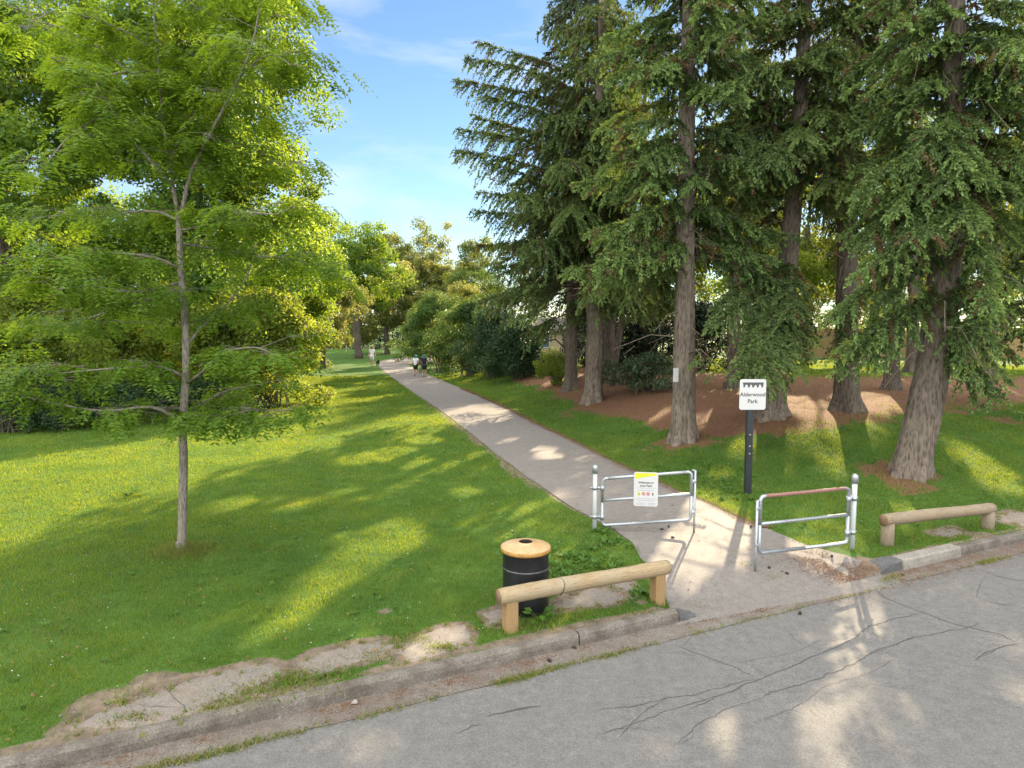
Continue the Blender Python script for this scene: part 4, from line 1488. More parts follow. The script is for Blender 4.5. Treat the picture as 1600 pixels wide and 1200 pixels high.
# spruce beside the path with the thick dark footed trunk
b1 = T(927, 628)
h1 = 18
tp1 = straight(b1, h1, (.2, .1))
bo = ring_boughs(4.4, 17, 100, 4.8, 101, 21) + ring_boughs(4.6, 13, 34, 3.4, 111, 21, 110, 250)
for px, py, z, Y in ((760, 250, 8.6, b1[1] - 1), (712, 205, 9.8, b1[1] + .3), (706, 235, 9.0, b1[1] - .4), (706, 122, 12.2, b1[1] + .4), (722, 90, 12.8, b1[1] - .6), (740, 60, 13.6, b1[1] + .4), (725, 170, 10.8, b1[1] + .8), (750, 150, 11.2, b1[1] - 1.4), (745, 300, 7.8, b1[1] + .6), (738, 380, 6.4, b1[1] + .6), (760, 420, 6.0, b1[1] - 2), (790, 500, 4.8, b1[1] - 2.5), (850, 470, 4.9, b1[1] - 3.5), (900, 470, 5.2, b1[1] - 4.5), (960, 440, 5.0, b1[1] - 4.5),
                     (1000, 420, 5.6, b1[1] - 3.8), (830, 380, 6.6, b1[1] - 4.5), (900, 330, 8.2, b1[1] - 4.8), (1010, 480, 4.9, b1[1] - 2.0), (800, 300, 8.2, b1[1] - 4.2), (870, 250, 9.6, b1[1] - 4.5), (950, 260, 9.2, b1[1] - 4.4), (735, 330, 7.2, b1[1] - .5), (745, 470, 5.0, b1[1] + .5), (835, 512, 4.4, b1[1] - 1.2), (868, 498, 4.6, b1[1] - 2.0), (800, 530, 4.2, b1[1] - .6), (770, 470, 5.2, b1[1] - 1.6), (890, 490, 4.8, b1[1] - 3.0), (850, 440, 5.6, b1[1] - 3.4), (780, 380, 6.8, b1[1] - 2.0)):
    bo.append(to_tip(b1, b1, z, P(px, py, Y)))
conifer('spruce_tree', 'spruce with wide drooping boughs and a dark footed trunk closest to the path', b1, tp1, [.39, .37, .34, .30, .25, .2, .14, .1], bo, M['spruce'], 201, GRP, hang=.7, dead=16, flare=1.3)

# spruce with the long bare trunk
b2 = T(1068, 690)
tp2 = [b2, b2 + [-.02, 0, 2], b2 + [-.06, 0, 5], b2 + [-.1, .05, 9], b2 + [-.1, .1, 13], b2 + [0, .1, 18]]
bo = ring_boughs(5.0, 17, 100, 4.2, 102, 22, avoid=(TC, 36, 0, 9.5))
for px, py, z, dy in ((960, 430, 5.2, -1.2), (930, 360, 6.6, -1.5), (1000, 330, 7.0, -1.0), (1120, 400, 6.2, 1.0), (960, 240, 8.8, -1.2), (1130, 250, 8.8, .6), (900, 290, 8.0, -.5), (1010, 130, 10.8, -1.6), (1150, 330, 7.2, .8), (985, 380, 6.0, -1.6), (1050, 100, 11.4, -2.2), (1085, 80, 11.9, -1.8), (1035, 285, 7.9, -2.4), (1075, 290, 7.9, -2.2), (1045, 400, 6.0, -1.6), (1100, 130, 10.6, -1.4), (940, 400, 5.4, -2.4), (900, 420, 5.2, -1.6), (1120, 330, 7.0, -1.2)):
    bo.append(to_tip(b2, b2, z, P(px, py, b2[1] + dy)))
conifer('spruce_tree', 'spruce with a straight bare grey trunk bearing a small pale plate', b2, tp2, [.37, .33, .28, .24, .19, .1], bo, M['spruce_bright'], 202, GRP, hang=.5, dead=26, flare=1.3)
# nailed plate on its bark
pl = P(1056, 586, b2[1] - .37)
plate = MB().box(pl, (.16, .03, .42), 0, .008)
plate.build('bark_plate', M['lattice'], bpy.data.objects['spruce_tree.001'])

# spruce behind the park sign
b3 = T(1207, 652)
tp3 = [b3, b3 + [.15, 0, 2.5], b3 + [.4, 0, 6], b3 + [.6, .1, 11], b3 + [.7, .1, 17]]
bo = ring_boughs(6.6, 16, 40, 3.8, 103, 21) + ring_boughs(7.6, 15, 24, 3.2, 113, 21, 90, 270) + ring_boughs(8.5, 15, 14, 3.6, 116, 21, 230, 310)
for px, py, z, dy in ((1090, 505, 4.6, -3.2), (1120, 540, 4.2, -3.8), (1150, 560, 4.0, -4.4), (1185, 560, 3.9, -4.6), (1080, 560, 3.6, -3.0), (1140, 590, 3.3, -3.8), (1180, 590, 3.3, -4.0), (1100, 480, 5.0, -2.0), (1180, 250, 9, -3.4), (1110, 600, 3.0, -2.6), (1170, 590, 3.5, -6.0), (1188, 586, 3.6, -6.3), (1152, 584, 3.7, -5.8), (1130, 575, 3.7, -5.0), (1160, 520, 4.6, -3.6), (1200, 500, 4.9, -4.0)):
    bo.append(to_tip(b3, b3, z, P(px, py, b3[1] + dy), .25))
conifer('spruce_tree', 'spruce behind the white park sign with low boughs reaching over the sign', b3, tp3, [.36, .32, .27, .2, .1], bo, M['spruce'], 203, GRP, hang=.45, dead=18)

# spruce with the slanting trunk behind the weathered log barrier
b4 = T(1420, 742)
Y4 = b4[1]
tp4 = [b4, P(1442, 650, Y4), P(1462, 560, Y4 + .1), P(1474, 450, Y4 + .2), P(1484, 300, Y4 + .3), P(1492, 100, Y4 + .4), P(1494, -150, Y4 + .5), P(1494, -420, Y4 + .5)]
bo = ring_boughs(5.6, 15, 60, 3.2, 104, 20, avoid=(TC + 10, 55, 0, 6.6)) + ring_boughs(6.6, 11.5, 36, 2.6, 114, 20, 90, 270)
z4 = lambda py: P(1480, py, Y4)[2] - b4[2]
for px, py, zt, dy in ((1390, 430, 330, -1.6), (1430, 380, 260, -2.2), (1400, 330, 240, -1.8), (1450, 300, 200, -2.2), (1330, 540, 440, -1.0), (1300, 555, 450, -.6), (1310, 580, 460, -.8), (1350, 570, 450, -1.4), (1380, 380, 290, -1.6), (1500, 350, 280, -2.4), (1540, 420, 330, -1.8),
                       (1560, 500, 420, -1.2), (1590, 560, 450, -1.0), (1560, 620, 500, -1.2), (1610, 520, 420, -.5), (1580, 600, 480, -1.4), (1405, 410, 310, -1.6), (1360, 470, 380, -1.0), (1420, 250, 160, -2.0), (1340, 300, 200, -1.4), (1520, 250, 180, -2.2), (1590, 380, 300, -1.0), (1470, 370, 270, -2.3), (1530, 480, 380, -2.0), (1550, 550, 440, -1.8), (1520, 590, 470, -1.6), (1590, 640, 520, -1.4), (1540, 640, 520, -1.0), (1610, 460, 360, -1.2), (1300, 500, 400, -1.2), (1330, 430, 330, -1.6)):
    bo.append(to_tip(b4, tp4[3], z4(zt), P(px, py, Y4 + dy), .3))
conifer('spruce_tree', 'spruce with a thick slanting trunk behind the weathered log barrier', b4, tp4, [.40, .385, .37, .35, .30, .23, .15, .1], bo, M['spruce_bright'], 204, GRP, hang=.35, dead=20, flare=1.22, spacing=.15, spr=(.08, .15), wide=.035)

# shaggy spruce between the sign and the slanting trunk
b5 = T(1322, 640)
tp5 = [b5, b5 + [-.1, 0, 3], b5 + [-.2, .1, 7], b5 + [-.2, .1, 12], b5 + [-.2, .1, 18]]
bo = ring_boughs(6.4, 16, 44, 3.6, 105, 21) + ring_boughs(8.0, 13, 14, 3.0, 115, 21, 100, 260)
for px, py, z, dy in ((1330, 330, 7.8, -2.6), (1300, 250, 9.2, -2.6), (1330, 580, 3.8, -2.0)):
    bo.append(to_tip(b5, b5, z, P(px, py, b5[1] + dy), .35))
conifer('spruce_tree', 'shaggy dark spruce between the park sign and the slanting trunk', b5, tp5, [.38, .34, .28, .2, .1], bo, M['spruce'], 205, GRP, bark='bark_brown', hang=.75, dead=44)

# the dark spruce whose hanging boughs edge the sky
bd = onz(*P(892, 590, 34.5)[:2])
bo = ring_boughs(5.0, 19, 96, 4.3, 106, 24, lmin=.5, droop=(.35, .6))
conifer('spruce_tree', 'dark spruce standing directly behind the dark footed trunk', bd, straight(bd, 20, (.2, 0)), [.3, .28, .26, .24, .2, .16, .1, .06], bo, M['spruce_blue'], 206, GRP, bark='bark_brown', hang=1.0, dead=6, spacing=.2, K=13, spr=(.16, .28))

# spruces further back, one mesh set, turned for each
def back_spruce(label, px, Y, seed, zlo=4.6, n=64, Lm=3.6):
    b = onz(*P(px, 560, Y)[:2])
    bo = ring_boughs(zlo, 17, n, Lm, seed, 21, droop=(.3, .6))
    r = np.random.default_rng(seed)
    return conifer('spruce_tree', label, b, straight(b, 18, (r.normal(0, .25), r.normal(0, .2))), np.array([.3, .28, .25, .22, .18, .13, .09, .05]) * r.uniform(.85, 1.1), bo, M['spruce'], seed + 7, GRP, bark='bark_brown', hang=r.uniform(.5, .9), dead=30, spacing=.22, K=11, spr=(.16, .28))


back_spruce('slim dark spruce trunk standing between the bare trunk and the sign', 1147, 29, 120, 7.0, 56, 3.2)
back_spruce('spruce trunk just right of the dark footed trunk', 952, 37, 121)
back_spruce('spruce far back between the bare trunk and the dark footed trunk', 1010, 40, 122)
back_spruce('spruce seen between the shaggy dark spruce and the slanting trunk', 1395, 27, 123, 7.0, 32, 2.6)
back_spruce('spruce right of the slanting trunk reaching past the picture edge', 1650, 22, 124, 3.0, 80, 4.0)
back_spruce('spruce far back in line with the shaggy spruce', 1425, 36, 125, 7.5, 30, 2.8)
back_spruce('spruce far back on the right by the wooden fence', 1545, 34, 126, 5.5, 44)

# leaning bare stems by the dark footed trunk
rng = np.random.default_rng(9)
lt = thing('small_tree', 'small leaning bare stemmed tree in the shade right of the dark footed trunk', 'tree', onz(*P(955, 590, 33)[:2]))
o = MB()
o.tube([onz(*P(955, 590, 33)[:2]) - [0, 0, .1], P(968, 520, 33), P(976, 470, 33), P(980, 400, 33)], [.17, .15, .12, .06], 10, True)
o.build('trunk', M['bark_spruce'], lt, True)
o = MB()
o.tube([P(968, 515, 33), P(995, 490, 32.6), P(1020, 465, 32.4), P(1032, 440, 32.2)], [.09, .07, .05, .02], 8, True)
o.tube([P(976, 470, 33), P(965, 440, 33), P(960, 420, 33.2)], [.07, .05, .02], 8, True)
o.build('branches', M['bark_spruce'], lt, True)
C = np.array([P(a, b, 33 + dy) for a, b, dy in ((980, 395, 0), (965, 420, .4), (1030, 440, -.8), (1000, 420, -.3))])
V, Q, rn = leaf_cloud(C, np.array([.8, .7, .6, .7]), 260, .12, rng)
build('crown', V, Q, None, M['bush_blue'], lt, fattr={'rnd': rn})

# the slim young tree on the lawn
def young_tree():
    rng = np.random.default_rng(77)
    b = G(283, 862)
    Y0 = b[1]
    root = thing('young_tree', 'slim young tree with feathery light green leaves alone on the lawn', 'tree', b)
    tr, br = MB(), MB()
    def line(px, dys, r0, r1, target, n=10, seg=16):
        pts = np.array([P(a, q, Y0 + d) for (a, q), d in zip(px, dys)])
        s = np.linspace(0, len(px) - 1, seg)
        c = np.stack([np.interp(s, np.arange(len(px)), pts[:, k]) for k in range(3)], 1)
        c[1:-1] = (c[:-2] + c[1:-1] * 2 + c[2:]) / 4
        target.tube(c, np.linspace(r0, r1, seg), n, True, .03, rng)
        return c
    t1 = line([(283, 866), (284, 850), (287, 720), (285, 668), (291, 585), (290, 500), (283, 440), (280, 345)], [0] * 8, .078, .048, tr, 14, 34)
    tr.tube(np.array([b + [0, 0, -.1], b + [0, 0, .04], b + [.01, 0, .2]]), [.13, .11, .08], 12, False)
    ends = []
    def limb(px, d1, r0=.03, r1=.008, end=True):
        m = len(px)
        c = line(px, np.linspace(0, d1, m), r0, r1, br, 8, 14)
        ends.append(c)
        return c
    limb([(280, 348), (270, 290), (265, 252), (283, 205), (310, 165), (330, 100), (345, 30), (350, -50)], .6, .034, .008)
    limb([(280, 348), (290, 300), (298, 265), (325, 215), (352, 165), (375, 120), (398, 66), (408, 0), (410, -60)], -.6, .036, .008)
    limb([(265, 252), (252, 180), (250, 130), (245, 80), (240, 10), (230, -70)], .3, .025)
    limb([(270, 290), (235, 250), (200, 215), (180, 180), (150, 130)], -.9, .028)
    limb([(296, 262), (285, 225), (310, 190), (340, 150)], .8, .02)
    limb([(325, 215), (380, 225), (410, 240), (440, 260)], .5, .018)
    limb([(283, 440), (235, 456), (190, 455), (140, 445), (90, 452)], -1.2, .026)
    limb([(284, 450), (230, 470), (190, 480), (130, 500), (60, 520)], .9, .026)
    limb([(291, 540), (320, 505), (350, 480), (385, 440), (400, 380)], .9, .026)
    limb([(291, 590), (250, 570), (190, 575), (120, 580), (40, 590)], -1.0, .026)
    limb([(291, 600), (330, 570), (345, 550), (400, 540), (440, 560)], -.9, .024)
    limb([(286, 668), (272, 650), (235, 632), (170, 645), (90, 632), (30, 618)], -1.1, .034)
    limb([(288, 672), (320, 660), (350, 652), (390, 640), (420, 642), (462, 640)], -.4, .030)
    limb([(286, 665), (300, 640), (350, 610), (410, 600)], 1.0, .022)
    limb([(280, 345), (250, 330), (210, 330), (150, 340), (90, 330)], 1.1, .026)
    limb([(281, 380), (340, 390), (390, 400), (460, 405), (520, 420)], 1.2, .024)
    limb([(281, 360), (330, 350), (370, 330), (430, 335)], -1.0, .022)
    limb([(375, 120), (405, 92), (424, 84), (440, 90), (452, 100)], -1.0, .016)
    limb([(250, 130), (200, 110), (160, 120), (120, 150)], -.6, .018)
    limb([(245, 80), (200, 50), (150, 30), (110, 20)], -.8, .014)
    limb([(240, 10), (290, -30), (320, -60)], .6, .012)
    limb([(345, 30), (300, 10), (270, -40)], -.7, .012)
    limb([(408, 0), (370, -20), (350, 10)], .8, .012)
    limb([(200, 110), (150, 70), (90, 40), (40, 30)], .8, .014)
    limb([(180, 180), (140, 190), (100, 220), (70, 260)], -1.4, .018)
    limb([(150, 130), (110, 110), (80, 90)], -1.2, .014)
    limb([(283, 420), (240, 400), (180, 395), (110, 400), (50, 410)], -1.4, .024)
    tr.build('trunk', M['bark_young'], root, True)
    # feathery leaves: spray points along the limbs and off to their sides
    Pt, D, N, Ln, Wd, RN = [], [], [], [], [], []
    for c in ends:
        ln = np.linalg.norm(np.diff(c, axis=0), axis=1).sum()
        ncl = max(3, int(ln * 5.0))
        cq = np.clip(np.linspace(.28, 1.0, ncl) + rng.normal(0, .03, ncl), .2, 1)
        coff = rng.normal(0, 1, (ncl, 3)) * np.array([.42, .45, .12]) * (.5 + .6 * cq)[:, None]
        for _ in range(int(ln * 70)):
            ci = rng.integers(0, ncl)
            q = cq[ci]
            p0 = np.array([np.interp(q * 13, np.arange(14), c[:, k]) for k in range(3)])
            off = coff[ci] + rng.normal(0, 1, 3) * np.array([.17, .19, .055])
            p = p0 + off
            if _ % 3 == 0: br.tube(np.array([p0, p0 + coff[ci] * .6 + [0, 0, .04], p]), [.006, .004, .002], 4, False)
            out = nrm(off * [1, 1, 0] + rng.normal(0, .25, 3) * [1, 1, 0])
            npair = rng.integers(5, 9)
            Lr = rng.uniform(.22, .36)
            tint = np.clip(rng.normal(.5, .22), 0, 1)
            tk = (np.arange(npair) + 1) / npair
            rachis = p + out * (Lr * tk)[:, None] * .85 - np.array([0, 0, 1]) * (Lr * .75 * tk ** 1.6)[:, None]
            sd = np.cross(out, [0, 0, 1.0])
            for sgn in (-1, 1):
                Pt.append(rachis)
                D.append(nrm(sd * sgn + out * .35 + np.array([0, 0, -.35]) + rng.normal(0, .2, (npair, 3))))
                N.append(nrm(np.tile([0, 0, 1.0], (npair, 1)) + out * .4 + rng.normal(0, .25, (npair, 3))))
                Ln.append(np.full(npair, 1) * rng.uniform(.075, .125, npair))
                Wd.append(rng.uniform(.034, .052, npair))
                RN.append(np.clip(tint + rng.normal(0, .1, npair), 0, 1))
    V, Q = leaves(*map(np.concatenate, (Pt, D, N, Ln, Wd)))
    build('crown', V, Q, None, M['locust'], root, fattr={'rnd': np.concatenate(RN)})
    br.build('branches', M['bark_young'], root, True)
    return root


young_tree()

# big broadleaf trees and shrubs on the left
GL = 'broadleaf trees along the far side of the lawn'
bA = onz(*P(318, 620, 33)[:2])
broad_tree('maple_tree', 'tall broad maple behind the slim young tree with its crown edging the sky', 'tree', bA, 21, 3.2, 7.0, 5.5, 320, 420, .19, M['maple'], 301, GL, .38, cl=(.6, 1.25))
bB = onz(*P(20, 640, 30)[:2])
broad_tree('maple_tree', 'maple with loose sky flecked crown at the left picture edge', 'tree', bB, 23, 2.6, 6.6, 5.0, 260, 380, .18, M['maple'], 302, GL, .34, cl=(.6, 1.1))
bC = onz(*P(455, 600, 47)[:2])
broad_tree('maple_tree', 'rounded maple further down the lawn past the tall broad maple', 'tree', bC, 12.5, 1.4, 4.6, 4.5, 130, 330, .22, M['maple'], 303, GL, .3, cl=(.7, 1.2))
bC2 = onz(*P(505, 590, 58)[:2])
broad_tree('drooping_tree', 'bright light green tree with hanging foliage where the lawn narrows', 'tree', bC2, 10, .6, 3.3, 3.3, 90, 260, .2, M['far_pale'], 304, GL, .22, cl=(.6, 1.1), droop=.8)
for j, (px, d, lab) in enumerate(((150, 50, 'tree glimpsed behind the shrubs left of the young trunk'), (260, 56, 'tree glimpsed behind the young trunk'), (-10, 48, 'tree behind the golden shrub at the left picture edge'), (380, 60, 'tree glimpsed behind the tall broad maple'))):
    broad_tree('maple_tree', lab, 'tree', onz(*P(px, 580, d)[:2]), 13, 1.0, 6, 4, 110, 220, .26, M['maple'], 420 + j, GL, .3, cl=(.8, 1.4))
GS = 'shrubs under the maples'
k = 305
for px, py, d, h, rx, nm, lab, mat, ncl in (
        (60, 660, 27, 5.2, 3.6, 'golden_shrub', 'golden leaved shrub at the left picture edge', 'shrub_gold', 60),
        (190, 650, 29.5, 4.6, 3.2, 'golden_shrub', 'golden leaved shrub left of the young trunk', 'shrub_gold', 60),
        (330, 645, 30, 6.0, 3.4, 'golden_shrub', 'tall golden leaved shrub right behind the young trunk', 'shrub_gold', 80),
        (425, 632, 31.5, 5.2, 2.8, 'golden_shrub', 'golden leaved shrub at the sunlit end of the shrub row', 'shrub_gold', 70),
        (110, 655, 33, 7.5, 3.4, 'golden_shrub', 'taller golden leaved shrub behind the shaded ivy bank', 'maple', 60)):
    b = onz(*P(px, py, d)[:2])
    shrub(nm, lab, b, h, rx, 2.4, int(ncl * 1.4), 300, .15, M[mat], k, GS, cl=(.45, .9))
    k += 1
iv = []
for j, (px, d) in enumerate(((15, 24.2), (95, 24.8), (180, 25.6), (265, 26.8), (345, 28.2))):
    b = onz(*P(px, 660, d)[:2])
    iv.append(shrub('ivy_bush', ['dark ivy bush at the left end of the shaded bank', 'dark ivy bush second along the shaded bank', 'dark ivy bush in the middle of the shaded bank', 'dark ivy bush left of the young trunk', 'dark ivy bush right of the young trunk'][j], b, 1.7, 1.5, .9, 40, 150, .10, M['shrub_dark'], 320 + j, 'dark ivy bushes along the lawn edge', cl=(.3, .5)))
for j, (px, d, h) in enumerate(((560, 78, 17), (470, 66, 12))):
    pass
bE = onz(*P(560, 556, 76)[:2])
broad_tree('maple_tree', 'dark stemmed maple standing by the bend of the path', 'tree', bE, 15.5, 3.4, 5.0, 4.6, 130, 240, .27, M['maple'], 330, GL, .42, cl=(.8, 1.4), lean=(-.8, 0))

GF = 'trees beyond the bend of the path'
broad_tree('pale_tree', 'pale green tree overhanging the bend of the path', 'tree', onz(*P(605, 556, 86)[:2]), 11.5, 2.2, 6.0, 4.5, 110, 230, .3, M['far_pale'], 331, GF, .3, cl=(.8, 1.4))
broad_tree('far_tree', 'dark crowned tree rising behind the pale green tree', 'tree', onz(*P(632, 556, 112)[:2]), 19, 5, 5.4, 5, 110, 230, .34, M['far_leaf'], 332, GF, .4, cl=(.9, 1.5))
broad_tree('far_tree', 'thin brownish crowned tree beside the dark crowned tree', 'tree', onz(*P(692, 556, 108)[:2]), 18, 4, 4.8, 5, 80, 200, .32, M['far_pale'], 333, GF, .35, cl=(.7, 1.3))
broad_tree('far_tree', 'tall tree just left of the ragged dark spruce', 'tree', onz(*P(738, 556, 100)[:2]), 16, 3, 5, 5, 90, 200, .32, M['far_leaf'], 334, GF, .35, cl=(.8, 1.3))
broad_tree('far_tree', 'distant tree left of the bend', 'tree', onz(*P(500, 556, 105)[:2]), 15, 3, 6, 5, 90, 200, .34, M['far_leaf'], 335, GF, .35, cl=(.9, 1.5))

# bushes right of the path
GB = 'bushes along the right side of the path'
k = 340
for px, py, d, h, rx, lab, mat, ncl in (
        (690, 588, 55, 6.4, 3.0, 'tall bush closest to the two walkers on the path', 'bush', 90),
        (655, 575, 66, 5.0, 2.4, 'bush at the far end of the bush row by the bend', 'bush', 60),
        (735, 595, 49, 5.2, 2.6, 'light green bush in the middle of the bush row', 'bush', 90),
        (770, 600, 45.5, 4.6, 2.3, 'blue green bush under the hanging spruce boughs', 'bush_blue', 90),
        (810, 605, 42, 3.4, 1.9, 'dark low bush at the near end of the bush row', 'bush_blue', 80),
        (725, 570, 62, 7.6, 3.2, 'yellowish tall bush behind the bush row', 'far_pale', 80)):
    b = onz(*P(px, py, d)[:2])
    shrub('roadside_bush' if False else 'leafy_bush', lab, b, h, rx, rx * .8, ncl, 240, .15, M[mat], k, GB, cat='bush', cl=(.45, .85))
    k += 1
shrub('leafy_bush', 'small sunlit bush at the foot of the needle bank', onz(*P(868, 592, 37)[:2]), 2.0, 1.2, 1.0, 36, 160, .1, M['shrub_gold'], 351, None, cat='bush', cl=(.25, .5))
# little dead arching tree in the gap by the house
at = thing('small_tree', 'small arching brown stemmed tree in front of the cream house', 'tree', onz(*P(888, 590, 36)[:2]))
o = MB()
bb = onz(*P(888, 590, 36)[:2])
o.tube([bb - [0, 0, .1], P(884, 545, 36), P(880, 520, 36), P(868, 500, 36)], [.10, .08, .07, .03], 8, True)
o.build('trunk', M['bark_brown'], at, True)
o = MB()
o.tube([P(884, 545, 36), P(868, 530, 36), P(845, 535, 35.6)], [.06, .05, .02], 7, True)
o.tube([P(880, 520, 36), P(895, 500, 36), P(905, 480, 36)], [.05, .04, .02], 7, True)
o.build('branches', M['bark_brown'], at, True)
C = np.array([P(a, b_, 36) for a, b_ in ((845, 520), (868, 495), (830, 530), (905, 480), (850, 480))])
V, Q, rn = leaf_cloud(C, np.array([.7, .8, .6, .7, .9]), 260, .11, np.random.default_rng(4))
build('crown', V, Q, None, M['hedge'], at, fattr={'rnd': rn})

# dark understorey behind the bank and sunlit trees beyond it
k = 360
GU_ = 'dark bushes behind the spruce bank'
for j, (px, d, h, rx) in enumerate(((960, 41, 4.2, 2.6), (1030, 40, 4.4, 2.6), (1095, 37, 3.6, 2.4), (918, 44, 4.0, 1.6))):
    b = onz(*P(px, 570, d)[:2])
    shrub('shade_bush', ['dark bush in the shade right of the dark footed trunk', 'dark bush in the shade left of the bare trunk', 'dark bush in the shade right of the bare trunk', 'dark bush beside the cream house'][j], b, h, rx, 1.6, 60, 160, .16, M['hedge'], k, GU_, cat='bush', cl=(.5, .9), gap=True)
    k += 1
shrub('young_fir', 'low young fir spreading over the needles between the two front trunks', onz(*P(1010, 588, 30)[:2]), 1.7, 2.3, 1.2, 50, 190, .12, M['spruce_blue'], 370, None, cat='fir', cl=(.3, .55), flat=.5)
GY = 'sunlit broadleaf trees behind the spruces'
for k_, (px, d, top_, lab) in enumerate(((1165, 46, 14, 'yellow green backlit tree seen left of the spruce behind the park sign'),
                           (1255, 47, 15, 'yellow green backlit tree seen between the park sign and the shaggy spruce'),
                           (1365, 45, 15, 'yellow green backlit tree seen left of the slanting trunk'),
                           (1480, 47, 14, 'yellow green backlit tree seen right of the slanting trunk'),
                           (1610, 45, 14, 'yellow green backlit tree at the right picture edge'),
                           (1060, 52, 15, 'yellow green backlit tree seen left of the bare trunk'),
                           (930, 62, 14, 'yellow green backlit tree behind the dark footed trunk'))):
    broad_tree('sunlit_tree', lab, 'tree', onz(*P(px, 560, d)[:2]), top_, 2.2, 4.2, 3.4, 130, 230, .21, M['shrub_gold'], 380 + k_, GY, .26, cl=(.7, 1.2), gap=True)
# dark hedge closing the far end
def hedge(name, label, p0, p1, h, depth, n, mat, seed):
    rng = np.random.default_rng(seed)
    c = (p0 + p1) / 2
    root = thing(name, label, 'hedge', c)
    t = rng.random(n)
    C = p0[None] * (1 - t)[:, None] + p1[None] * t[:, None] + np.stack([0 * t, rng.uniform(-depth, depth, n), rng.uniform(.1, h - .3, n)], 1)
    V, Q, rn = leaf_cloud(C, rng.uniform(.5, .8, n), 120, .2, rng)
    build('foliage', V, Q, None, mat, root, fattr={'rnd': rn})
    st = MB()
    for q in np.linspace(.02, .98, 14):
        p = p0 * (1 - q) + p1 * q
        st.tube(np.array([p - [0, 0, .1], p + [.1, 0, h * .5], p + [0, 0, h - .3]]), [.07, .05, .02], 5, False)
    st.build('stems', M['bark_brown'], root, True)


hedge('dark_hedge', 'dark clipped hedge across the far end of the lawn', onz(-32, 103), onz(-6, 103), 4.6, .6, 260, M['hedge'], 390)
hedge('tall_hedge', 'tall hedge closing the view behind the wooden fence', onz(8, 78), onz(75, 74), 9.5, 1.0, 640, M['bush'], 391)
hedge('tall_hedge', 'tall hedge behind the shrubs on the far left', onz(-60, 52), onz(-22, 60), 6.0, 1.0, 260, M['maple'], 392)
hedge('tall_hedge', 'tall hedge behind the bushes right of the path', onz(-8, 92), onz(18, 84), 11.0, 1.0, 420, M['bush'], 393)

# wooden fence, house, far board
def plank_fence(label, p0, p1, h):
    root = thing('wooden_fence', label, 'fence', (p0 + p1) / 2)
    d = p1 - p0
    Lf = np.linalg.norm(d[:2])
    rz = math.atan2(d[1], d[0])
    n = int(Lf / .15)
    mb = MB()
    r = np.random.default_rng(3)
    for k in range(n):
        q = (k + .5) / n
        p = p0 + d * q
        hh = h + r.normal(0, .012)
        mb.box(p + [0, 0, hh / 2], (.138, .022, hh), rz)
    mb.build('boards', M['wood_fence'], root)
    nv = np.array([-math.sin(rz), math.cos(rz), 0])
    for k in range(int(Lf / 2.4) + 1):
        p = p0 + d * min(1, k * 2.4 / Lf) + nv * .07
        MB().box(p + [0, 0, (h + .08) / 2], (.1, .1, h + .08), rz, .008).build('post', M['wood_fence'], root)
    for z in (.35, h - .3):
        MB().box((p0 + p1) / 2 + nv * .035 + [0, 0, z], (Lf, .04, .09), rz).build('rail', M['wood_fence'], root)


plank_fence('orange brown plank fence behind the spruces', onz(17.5, 54), onz(56, 50), 2.2)


def house():
    c = onz(*P(868, 550, 66)[:2])
    root = thing('house', 'cream house glimpsed through the gap beside the dark footed trunk', 'house', c)
    w, d, h = 4.6, 6.0, 2.5
    mb = MB()
    mb.box(c + [0, d / 2, h / 2 - .1], (w, d, h + .2))
    mb.build('wall', M['cream_wall'], root)
    e = .5
    z0, z1 = c[2] + h + .004, c[2] + h + 1.3
    x0, x1, y0_, y1 = c[0] - w / 2 - e, c[0] + w / 2 + e, c[1] - e, c[1] + d + e
    ym = (y0_ + y1) / 2
    V = np.array([[x0, y0_, z0], [x1, y0_, z0], [x1, y1, z0], [x0, y1, z0], [x0 + 1.5, ym, z1], [x1 - 1.5, ym, z1]])
    build('roof', V, [[0, 1, 5, 4], [2, 3, 4, 5], [0, 3, 2, 1]], [[1, 2, 5], [3, 0, 4]], M['roof'], root)
    for dx in (-1.2, 1.4):
        p = c + [dx, -.02, 1.6]
        fr = MB()
        for ax, az_, sx, sz in ((-.6, 0, .09, 1.4), (.6, 0, .09, 1.4), (0, .66, 1.11, .09), (0, -.66, 1.11, .09)): fr.box(p + [ax, 0, az_], (sx, .07, sz))
        f = fr.build('window', M['white'], root)
        g = MB().box(p + [0, .005, 0], (1.1, .02, 1.23))
        V = np.concatenate(g.v) - c
        ob = build('pane', V, np.concatenate(g.q), None, M['glass'])
        ob.parent = f
    return root


house()
# pale board standing far off by the maple at the bend
pb = onz(*P(548, 556, 92)[:2])
fb = thing('notice_board', 'small white board on grey posts far off left of the bend', 'sign', pb)
MB().box(pb + [0, 0, 2.75], (1.4, .06, .9), 0, .01).build('panel', M['white'], fb)
for dx in (-.6, .6): MB().box(pb + [dx, .06, 1.5], (.1, .1, 3.2), 0, .01).build('post', M['lattice'], fb)

